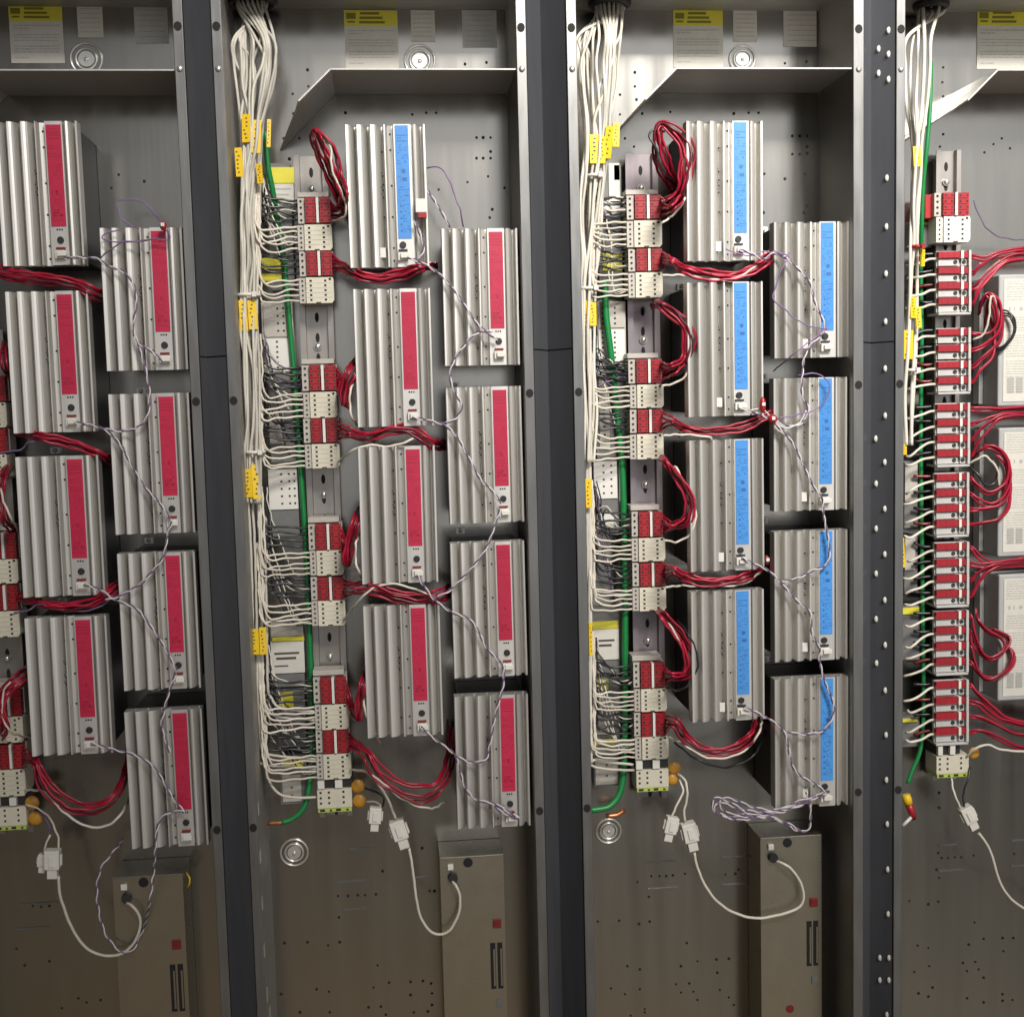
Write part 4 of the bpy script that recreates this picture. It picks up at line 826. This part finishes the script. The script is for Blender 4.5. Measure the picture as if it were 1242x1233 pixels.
tw_in(0, [
 ([(78, 313), (100, 312), (118, 314), (130, 322, .046), (150, 330), (162, 345), (165, 372), (161, 398), (168, 415), (182, 425), (197, 438)], 'twisted pair from the topmost left module to the topmost right module'),
 ([(163, 408), (172, 432), (180, 465), (181, 492), (175, 512), (160, 521), (138, 522), (112, 516), (90, 512)], 'twisted pair from the topmost right module to the second left module'),
 ([(96, 513, .046), (125, 520), (145, 538), (160, 565), (175, 590), (192, 608), (207, 630)], 'twisted pair from the second left module to the second right module'),
 ([(209, 632), (203, 650), (198, 675), (183, 695), (168, 710), (148, 721), (128, 728, .044)], 'twisted pair from the second right module to the third left module'),
 ([(102, 708), (122, 716), (142, 728), (165, 738), (182, 758), (198, 782), (214, 812)], 'twisted pair from the third left module to the third right module'),
 ([(214, 815), (206, 835), (200, 858), (196, 880), (202, 900), (206, 912)], 'twisted pair hanging from the third right module'),
 ([(110, 901), (135, 908), (160, 914), (182, 926), (197, 945), (208, 965), (224, 985)], 'twisted pair from the lowest left module to the lowest right module'),
 ([(222, 983), (202, 986), (192, 1000), (189, 1018, .044), (188, 1036, .006), (186, 1060, .022), (182, 1090, .045), (174, 1125, .05), (160, 1152, .05), (145, 1152, .05), (128, 1132, .055), (119, 1100, .06), (118, 1070, .06), (125, 1048, .06), (140, 1030, .07), (150, 1018, .1)], 'long twisted pair looping down over the supply box')])
tw_in(1, [
 ([(494, 312), (510, 318), (530, 330, .046), (548, 348), (562, 368), (578, 392), (592, 404), (604, 412)], 'twisted pair from the blue module to the topmost right module'),
 ([(598, 402), (578, 404), (562, 420), (550, 438), (546, 458), (552, 476), (560, 492), (552, 508, .046), (535, 514, .044)], 'twisted pair hanging from the topmost right module to the second left module'),
 ([(500, 506), (520, 510), (540, 516), (556, 532), (570, 558), (582, 580), (596, 594), (608, 610)], 'twisted pair from the second left module to the second right module'),
 ([(607, 618), (600, 636), (592, 660), (578, 682), (562, 700), (545, 716), (530, 724, .044)], 'twisted pair from the second right module to the third left module'),
 ([(506, 697), (514, 710), (528, 728), (548, 742), (568, 750), (580, 765), (590, 785), (610, 806)], 'twisted pair from the third left module to the third right module'),
 ([(611, 808), (610, 832), (603, 858), (598, 880), (594, 905), (588, 921), (570, 924), (552, 916)], 'twisted pair hanging from the third right module'),
 ([(510, 881), (522, 892), (538, 904), (552, 916), (558, 936), (566, 958), (580, 970), (598, 974), (616, 984), (630, 992)], 'twisted pair from the lowest left module to the lowest right module'),
 ([(628, 992), (608, 984), (600, 976), (612, 978)], 'short twisted pair curl on the lowest right module')])
tw_in(2, [
 ([(897, 303), (912, 308), (928, 314, .046), (938, 306), (952, 312), (968, 326), (982, 342), (988, 365), (998, 388), (1002, 400)], 'twisted pair from the topmost left module to the topmost right module'),
 ([(1000, 402), (984, 418), (976, 432), (973, 455), (973, 478), (980, 494), (977, 508), (962, 517), (942, 512), (920, 502), (897, 496)], 'twisted pair from the topmost right module to the second left module'),
 ([(938, 512), (948, 522), (962, 538), (972, 558), (984, 585), (998, 606)], 'twisted pair from the second left module to the second right module'),
 ([(998, 606), (999, 625), (1003, 645), (1006, 668), (1002, 685), (985, 692), (965, 702), (948, 705)], 'twisted pair from the second right module to the third left module'),
 ([(900, 676), (915, 684), (932, 692), (948, 708), (968, 730), (982, 742), (985, 768), (994, 786)], 'twisted pair from the third left module to the third right module'),
 ([(996, 787), (994, 800), (1000, 825), (1010, 850), (1010, 868), (1000, 884), (980, 890), (955, 888)], 'twisted pair hanging from the third right module'),
 ([(902, 858), (918, 864), (936, 874), (950, 886), (956, 905), (960, 926), (970, 940), (988, 950), (1004, 962)], 'twisted pair from the lowest left module to the lowest right module'),
 ([(1000, 960), (980, 972), (950, 984), (915, 988), (885, 976), (868, 974), (870, 984), (895, 994), (930, 990), (955, 998), (972, 1008)], 'second fold of spare twisted pair hanging below the lowest right module'),
 ([(990, 964), (960, 980), (920, 980), (886, 968), (872, 972), (884, 986), (920, 986), (950, 980), (975, 968)], 'short fold of spare twisted pair hanging below the lowest right module'),
 ([(1002, 962), (985, 966), (960, 976), (935, 984), (905, 982), (880, 970), (866, 968), (865, 980), (878, 990), (915, 990), (945, 995), (965, 1006), (980, 1006), (983, 985), (978, 960)], 'folded spare twisted pair hanging below the lowest right module')])
def purple(pts, lab): wire('purple_wire', pts, .00085, 'wpurple', lab, 'wire', 'loose purple wires')
purple([(518, 204, .07), (530, 202, .06), (540, 210, .055), (550, 232, .055), (558, 255, .055), (562, 275, .07)], 'loose purple wire arching from the blue module to the topmost right module')
twisted([(518, 230, .062), (526, 242, .058), (536, 258, .056), (546, 276, .06)], 'short twisted pair slanting beside the blue module of the mixed cabinet')
twisted([(503, 268), (508, 280), (514, 300), (508, 315)], 'twisted pair tail hanging from the red plug on the blue module, mixed cabinet')
purple([(163, 276, .05), (150, 268, .052), (144, 255, .055), (142, 244, .06), (155, 242, .06), (175, 246, .06), (190, 262, .058), (202, 280, .045), (206, 290, .043), (190, 290, .043), (165, 293, .043), (140, 293, .043), (125, 290, .044), (126, 284, .045), (145, 279, .045)], 'loose purple wire looped over the topmost right module, all-red cabinet')
wire('black_wire', [(121, 314, .044), (135, 302, .043), (150, 294, .043), (175, 292, .043), (190, 289, .043)], .0009, 'wgrey', 'thin dark wire tied across the topmost right module, all-red cabinet', 'wire')
purple([(936, 305, .044), (950, 308, .043), (957, 312, .043), (950, 322, .043), (942, 345, .044), (938, 362, .044), (955, 378, .043), (975, 393, .043), (1000, 399, .043)], 'loose purple wire bowed across the topmost right module, all-blue cabinet')
purple([(1002, 398, .043), (985, 412, .043), (962, 430, .044), (938, 450, .06)], 'loose purple wire slanting down to the gap under the topmost right module, all-blue cabinet')
purple([(968, 455, .046), (985, 453, .044), (1000, 457, .043), (1006, 470, .043), (1000, 488, .043), (985, 498, .043), (965, 503, .043), (942, 508, .046)], 'loose purple wire curled over the second right module, all-blue cabinet')
purple([(880, 302, .046), (905, 310, .044), (930, 305, .046), (950, 312, .043), (958, 306, .043)], 'loose purple wire tail by the topmost left module, all-blue cabinet')
wire('purple_wire', [(1181, 243, .07), (1188, 262, .068), (1200, 280, .066), (1220, 289, .066), (1255, 292, .07)], .0009, 'wgrey', 'dark purple wire crossing the panel beside the white terminal block, fuse cabinet', 'wire')
wire('white_wire', [(908, 498, .044), (925, 496, .044), (934, 505, .044), (940, 518, .044), (950, 526, .044)], .001, 'wwhite', 'white wire tied at the red splice, all-blue cabinet', 'wire')
wire('white_wire', [(935, 510, .044), (955, 519, .043), (970, 512, .043), (978, 498, .043)], .001, 'wpale', 'pale wire bowed on the second right module, all-blue cabinet', 'wire')
def splice(px, py, lab, sx=.006, sz=.006):
    t = thing('splice_connector', U(px, py, -.001), lab, 'splice', 'small red splices')
    MB().ball((0, 0, 0), sx, .004, sz, 12, 8).build('cap', 'redcap', t); MB().box(-.002, .002, -.005, -.0035, -.001, .003).build('marking', 'white', t)
splice(937, 508, 'bright red splice between the second modules of the all-blue cabinet')
splice(925, 491, 'tall red splice just above the bright one in the all-blue cabinet', .004, .010)
splice(930, 679, 'small red and white splice beside the third left module, all-blue cabinet', .003, .006)
splice(198, 274, 'red splice on top of the topmost right module, all-red cabinet', .004, .0055)
t = thing('plug', U(510, 252, .005), 'white plug with red band on the edge of the blue module, mixed cabinet', 'plug')
MB().box(-.006, .007, -.004, .004, -.006, .010).build('shell', 'white', t, bevel=.0008); MB().box(-.003, .007, -.0048, .0042, -.012, -.0063).build('red_band', 'redcap', t)
# ------------------------------------------------------------------ yellow markers, ties
def marker(px, py, w, h, lab, Y=.040, tilt=0):
    t = thing('wire_marker', U(px, py, Y), lab, 'wire marker', 'yellow wire markers on the cable bundles'); w *= .00096; h *= .00096; t.rotation_euler = (0, tilt, 0); rn = random.Random(int(px*7+py))
    b = MB(); b.box(-w/2, w/2, -.0016, .0016, -h/2, h/2); b.box(-w*.5, -w*.34, .0017, .0022, -h*.46, h*.46); b.build('sleeve', 'yellow', t, bevel=.0006); t.rotation_euler = (rn.uniform(-.05, .05), tilt+rn.uniform(-.04, .04), rn.uniform(-.35, .35))
    b = MB()
    for k in range(6):
        z = h*(.36-.14*k); x = rn.uniform(-.22, .1)*w; y = -.0017
        b.box(x-.12*w, x+.12*w*rn.uniform(.3, 1.3), y-.0001, y+.00005, z-.03*h, z+.02*h)
    b.build('printing', 'dark_ink', t)
for px, py, w, h, ci, lab, ti in (
 (299, 156, 11, 34, 1, 'uppermost yellow sleeve', 0), (311, 166, 11, 40, 1, 'long yellow sleeve', .05), (290, 197, 9, 35, 1, 'low outer yellow sleeve', 0), (326, 162, 5, 34, 1, 'thin yellow sleeve on the green cable', .05), (315, 211, 7, 24, 1, 'faint yellow sleeve beside the control card', 0),
 (295, 383, 10, 38, 1, 'outer yellow sleeve of the tied pair', 0), (306, 382, 11, 36, 1, 'inner yellow sleeve of the tied pair', 0), (301, 586, 11, 36, 1, 'outer yellow sleeve at mid height', 0), (311, 584, 11, 44, 1, 'inner yellow sleeve at mid height', 0), (309, 778, 11, 33, 1, 'outer yellow sleeve of the lowest pair', 0), (319, 777, 9, 35, 1, 'inner yellow sleeve of the lowest pair', 0),
 (721, 181, 12, 36, 2, 'lower yellow sleeve of the top cluster', 0), (730, 182, 9, 34, 2, 'middle yellow sleeve of the top cluster', 0), (738, 173, 10, 40, 2, 'tall yellow sleeve of the top cluster', .08), (747, 164, 9, 30, 2, 'uppermost yellow sleeve of the top cluster', .05),
 (710, 380, 9, 31, 2, 'outer yellow sleeve of the tied pair', 0), (719, 381, 9, 30, 2, 'inner yellow sleeve of the tied pair', 0), (714, 598, 8, 38, 2, 'slim yellow sleeve at mid height', 0), (716, 775, 5, 44, 2, 'slim lowest yellow sleeve', 0),
 (1112, 190, 10, 26, 3, 'yellow sleeve high on the bundle', -.1), (1107, 373, 9, 28, 3, 'upper yellow sleeve of the middle pair', 0), (1114, 385, 7, 28, 3, 'right-hand yellow sleeve of the middle pair', 0), (1101, 418, 14, 38, 3, 'wide lowest yellow sleeve', 0), (1119, 313, 5, 22, 3, 'slim yellow sleeve beside the first fuse group', 0), (1097, 545, 5, 14, 3, 'small yellow sleeve by the third fuse group', 0), (1095, 670, 4, 40, 3, 'slim yellow sleeve by the fifth fuse group', 0)):
    marker(px, py, w, h, f'{lab}, {CABN[ci]}', tilt=ti)
def tie(px, py, w, lab, m='nylon'):
    p = U(px, py, .046); w *= .00096; n = 16
    b = MB(); b.tube([(p.x+w/2*math.cos(2*math.pi*k/n), p.y+.012*math.sin(2*math.pi*k/n), p.z) for k in range(n+1)], .0022, 6, False); b.box(p.x+w*.2, p.x+w*.2+.005, p.y-.016, p.y-.011, p.z-.003, p.z+.003)
    tag(b.build('cable_tie', m), lab, 'cable tie', 'cable ties round the bundles')
tie(302, 358, 26, 'white cable tie above the tied yellow pair, mixed cabinet'); tie(310, 548, 22, 'white cable tie at mid height, mixed cabinet')
tie(720, 214, 18, 'white cable tie below the top yellow cluster, all-blue cabinet'); tie(714, 350, 22, 'white cable tie above the tied yellow pair, all-blue cabinet')
tie(1109, 300, 14, 'red cable tie above the first fuse group', 'redcap'); tie(1103, 449, 14, 'white cable tie beside the third fuse group')
# ------------------------------------------------------------------ plug connectors, cords and supply boxes
def plug(px, py, ang, lab, sc=1.0, Y=.05):
    t = thing('plug_connector', U(px, py, Y), lab, 'connector', 'white nylon plug connectors'); t.rotation_euler = (0, ang, 0); t.scale = (sc, sc, sc)
    b = MB(); b.box(-.009, .009, -.007, .007, -.008, .016); 
    for x in (-.0115, .0092): b.box(x, x+.0022, -.003, .003, -.004, .010)
    b.build('socket', 'nylon', t, bevel=.0012)
    b = MB(); b.box(-.006, .006, -.005, .005, -.020, -.0082); b.box(-.0035, .0035, -.0085, -.0072, -.004, .010); b.build('plug_shell', 'nylon', t, bevel=.001)
def cord(pts, lab, r=.0019, Y=.05): wire('power_cable', pts, r, 'wwhite', lab, 'cable', 'white cables to the supply boxes', Y)
plug(64, 1045, .05, 'larger white plug connector hanging above the cord, all-red cabinet'); plug(52, 1045, .15, 'smaller white plug tucked behind the larger one, all-red cabinet', .65, .06)
plug(485, 1009, -.28, 'mated white plug connector on the cord, mixed cabinet', 1.05); plug(455, 991, .1, 'spare white plug hanging beside the mated one, mixed cabinet', .85)
plug(837, 1012, -.2, 'mated white plug connector on the cord, all-blue cabinet', 1.05); plug(813, 1003, .25, 'spare white plug hanging beside the mated one, all-blue cabinet', .9)
plug(1175, 990, -.45, 'white plug connector below the grounding terminal, fuse cabinet', .95)
SY = .062
cord([(71, 1062), (72, 1080), (78, 1102), (90, 1130), (106, 1150), (125, 1158), (145, 1157), (160, 1146), (169, 1128), (169, 1110), (160, 1098, .05), (150, 1093, .063)], 'white cord drooping from the plug to the supply box, all-red cabinet')
cord([(496, 1028), (500, 1050), (503, 1075), (508, 1105), (518, 1125), (532, 1133), (546, 1127), (556, 1108), (558, 1088), (553, 1074, .05), (546, 1066, .063)], 'white cord drooping from the plug to the supply box, mixed cabinet')
cord([(842, 1033), (846, 1052), (858, 1078), (876, 1098), (900, 1110), (922, 1113), (945, 1109), (966, 1102), (974, 1092), (973, 1075), (962, 1056), (950, 1047, .05), (938, 1043, .063)], 'white cord drooping from the plug to the supply box, all-blue cabinet')
cord([(1187, 1010), (1196, 1022), (1204, 1040), (1210, 1062), (1222, 1085), (1245, 1103), (1275, 1112), (1305, 1130), (1325, 1180, .08), (1332, 1240, .115)], 'white cord leaving the plug of the fuse cabinet')
def lead(pts, lab, m='wwhite', r=.0013): wire('lead_wire', pts, r, m, lab, 'wire', 'short leads above the plug connectors')
lead([(31, 975, .06), (50, 982, .052), (62, 995, .05), (70, 1012, .05), (71, 1030, .05)], 'white lead bending from varistor to plug, all-red cabinet'); lead([(48, 984, .06), (60, 1000, .055), (57, 1015, .055), (53, 1032, .056)], 'grey lead beside the white one above the plug, all-red cabinet', 'wgrey'); lead([(61, 1012, .05), (56, 1022, .05), (53, 1034, .055)], 'white lead of the small plug, all-red cabinet')
lead([(430, 934, .066), (445, 936, .058), (460, 952, .052), (470, 968, .05), (480, 992, .05)], 'white lead from the terminals to the mated plug, mixed cabinet', r=.0017); lead([(442, 955, .06), (456, 960, .055), (466, 968, .05), (464, 977, .05), (459, 981, .05)], 'dark lead to the spare plug, mixed cabinet', 'wblack'); lead([(444, 972, .06), (456, 972, .055), (462, 978, .05), (456, 983, .05)], 'white lead to the spare plug, mixed cabinet')
lead([(822, 938, .062), (830, 945, .055), (834, 962, .05), (830, 982, .05), (831, 996, .05)], 'white lead from the varistor to the mated plug, all-blue cabinet', r=.0016); lead([(824, 945, .062), (828, 958, .055), (822, 975, .05), (814, 990, .05)], 'white lead to the spare plug, all-blue cabinet', r=.0014)
lead([(1172, 918, .062), (1182, 908, .052), (1198, 903, .05), (1216, 909, .05), (1255, 911, .055), (1300, 905, .08), (1325, 885, .115)], 'white wire arching right from the grounding terminal, fuse cabinet', r=.0017); lead([(1153, 936, .068), (1155, 952, .060), (1160, 968, .052), (1165, 980, .05)], 'white lead above the plug, fuse cabinet', r=.0014); lead([(1176, 930, .062), (1174, 945, .055), (1168, 965, .052), (1170, 980, .05)], 'black lead above the plug, fuse cabinet', 'wblack')
def supply(rect, ci, slot=True):
    a, t0, c, t1 = rect; p, q = U(a, t0, SY), U(c, t0, SY); w = q.x-p.x; zb = ZB+.02
    t = thing('supply_box', (p.x, SY, p.z), f'zinc supply box with red switch at the bottom of the {CABN[ci]}', 'power supply', 'zinc supply boxes below the modules')
    b = MB(); b.box(0, w, 0, BK-SY-.001, zb-p.z, 0); b.box(w*.02, w*.98, -.0008, -.0001, -.0016, -.0004); b.build('case', 'supply', t, bevel=.0012)
    k = .00100
    MB().disc(.44*w, -.0002, -.0085, .0062, .0004, 18).build('vent_hole', 'black', t)
    b = MB(); b.tube([(.19*w, 0, -.0265), (.20*w, -.006, -.0265)], .0062, 14); g = b.build('cord_grommet', 'blackp', t)
    b = MB(); b.box(.12*w, .21*w, -.004, -.0002, -.016, -.0085); b.build('nylon_clip', 'nylon', t, bevel=.0008)
    b = MB(); b.box(.80*w, .93*w, -.002, -.0002, -.098, -.086); sw = b.build('rocker_switch', 'redsw', t, bevel=.0006)
    b = MB(); b.box(.82*w, .91*w, -.0032, -.0021, -.0915, -.0875); b.build('rocker', 'redsw', sw)
    for x in (.75, .86):
        b = MB(); b.box(x*w, (x+.08)*w, -.0006, -.0001, -.180, -.118); b.cur = 1; b.box((x+.045)*w, (x+.07)*w, -.0012, -.0007, -.176, -.126); b.build('slot', ['black', 'supply'], t)
    b = MB(); b.box(.83*w, .93*w, -.0012, -.0002, -.205, -.194); b.build('small_plate', 'greyp', t)
    if ci == 2: MB().disc(.47*w, -.0002, -.238, .0055, .0004, 16).build('rust_spot', 'redsw', t); MB().box(w+.0002, w+.0022, .010, .03, -.070, -.035).build('blue_tape', 'bluet', t)
    if ci == 0: MB().tube([(w+.001, .02, -.006), (w+.006, .016, -.013), (w+.0055, .016, -.02), (w+.001, .02, -.028)], .0012, 7).build('yellow_lead', 'yellow', t)
supply((136, 1064, 221.5, 1233), 0); supply((533, 1040, 611, 1233), 1); supply((922, 1016, 996.5, 1233), 2)
# ------------------------------------------------------------------ background glow shaped for the metal's reflections, lamp
w = bpy.data.worlds.new('World'); SC.world = w; w.use_nodes = True; n, l = w.node_tree.nodes, w.node_tree.links
bg = n['Background']; tc = n.new('ShaderNodeTexCoord'); sx = n.new('ShaderNodeSeparateXYZ'); l.new(tc.outputs['Generated'], sx.inputs[0])
def dotnode(v):
    d = n.new('ShaderNodeVectorMath'); d.operation = 'DOT_PRODUCT'; d.inputs[1].default_value = v; l.new(tc.outputs['Generated'], d.inputs[0]); return d.outputs['Value']
rp = n.new('ShaderNodeValToRGB'); mr = n.new('ShaderNodeMapRange'); mr.inputs['From Min'].default_value = -1; mr.inputs['From Max'].default_value = 1; l.new(dotnode((.30, 0, 1)), mr.inputs['Value']); l.new(mr.outputs[0], rp.inputs[0])
el = rp.color_ramp.elements; el[0].position = 0; el[0].color = (.05, .034, .02, 1); el[1].position = 1; el[1].color = (.26, .265, .275, 1)
for p_, c_ in ((.17, (.16, .105, .058)), (.25, (.40, .29, .18)), (.325, (.225, .205, .168)), (.42, (.088, .084, .074)), (.54, (.075, .074, .073)), (.65, (.17, .17, .172))): el.new(p_).color = (*c_, 1)
lf = n.new('ShaderNodeMapRange'); lf.inputs['From Min'].default_value = -.45; lf.inputs['From Max'].default_value = .40; lf.inputs['To Min'].default_value = .24; lf.inputs['To Max'].default_value = 1.2; l.new(dotnode((1, 0, 0)), lf.inputs['Value'])
ml = n.new('ShaderNodeVectorMath'); ml.operation = 'SCALE'; l.new(rp.outputs[0], ml.inputs[0]); l.new(lf.outputs[0], ml.inputs['Scale'])
mb = n.new('ShaderNodeMapRange'); mb.inputs['From Min'].default_value = .88; mb.inputs['From Max'].default_value = 1; l.new(dotnode(Vector((.22, -.95, .18)).normalized()), mb.inputs['Value'])  # bright patch added to the unseen background facing the cabinets
mm = n.new('ShaderNodeMix'); mm.data_type = 'RGBA'; mm.blend_type = 'ADD'; l.new(mb.outputs[0], mm.inputs['Factor']); l.new(ml.outputs[0], mm.inputs['A']); mm.inputs['B'].default_value = (1.2, 1.21, 1.23, 1)
l.new(mm.outputs['Result'], bg.inputs['Color']); bg.inputs['Strength'].default_value = .92
def area(name, loc, aim, sx_, sy_, power, col, spread=180):
    d = bpy.data.lights.new(name, 'AREA'); d.shape = 'RECTANGLE'; d.size = sx_; d.size_y = sy_; d.energy = power; d.color = col; d.spread = math.radians(spread)
    o = bpy.data.objects.new(name, d); C.objects.link(o); o.location = loc; o.rotation_euler = (Vector(aim)-Vector(loc)).to_track_quat('-Z', 'Y').to_euler(); return o
area('ceiling_lamp', (.75, -2.4, 1.48), (.46, 0, .12), 1.1, .6, 15, (1, .955, .89), 47)
SC.view_settings.view_transform = 'Standard'; SC.view_settings.look = 'None'; SC.view_settings.exposure = .16; SC.view_settings.gamma = 1
try: SC.view_settings.use_curve_mapping = False
except Exception: pass
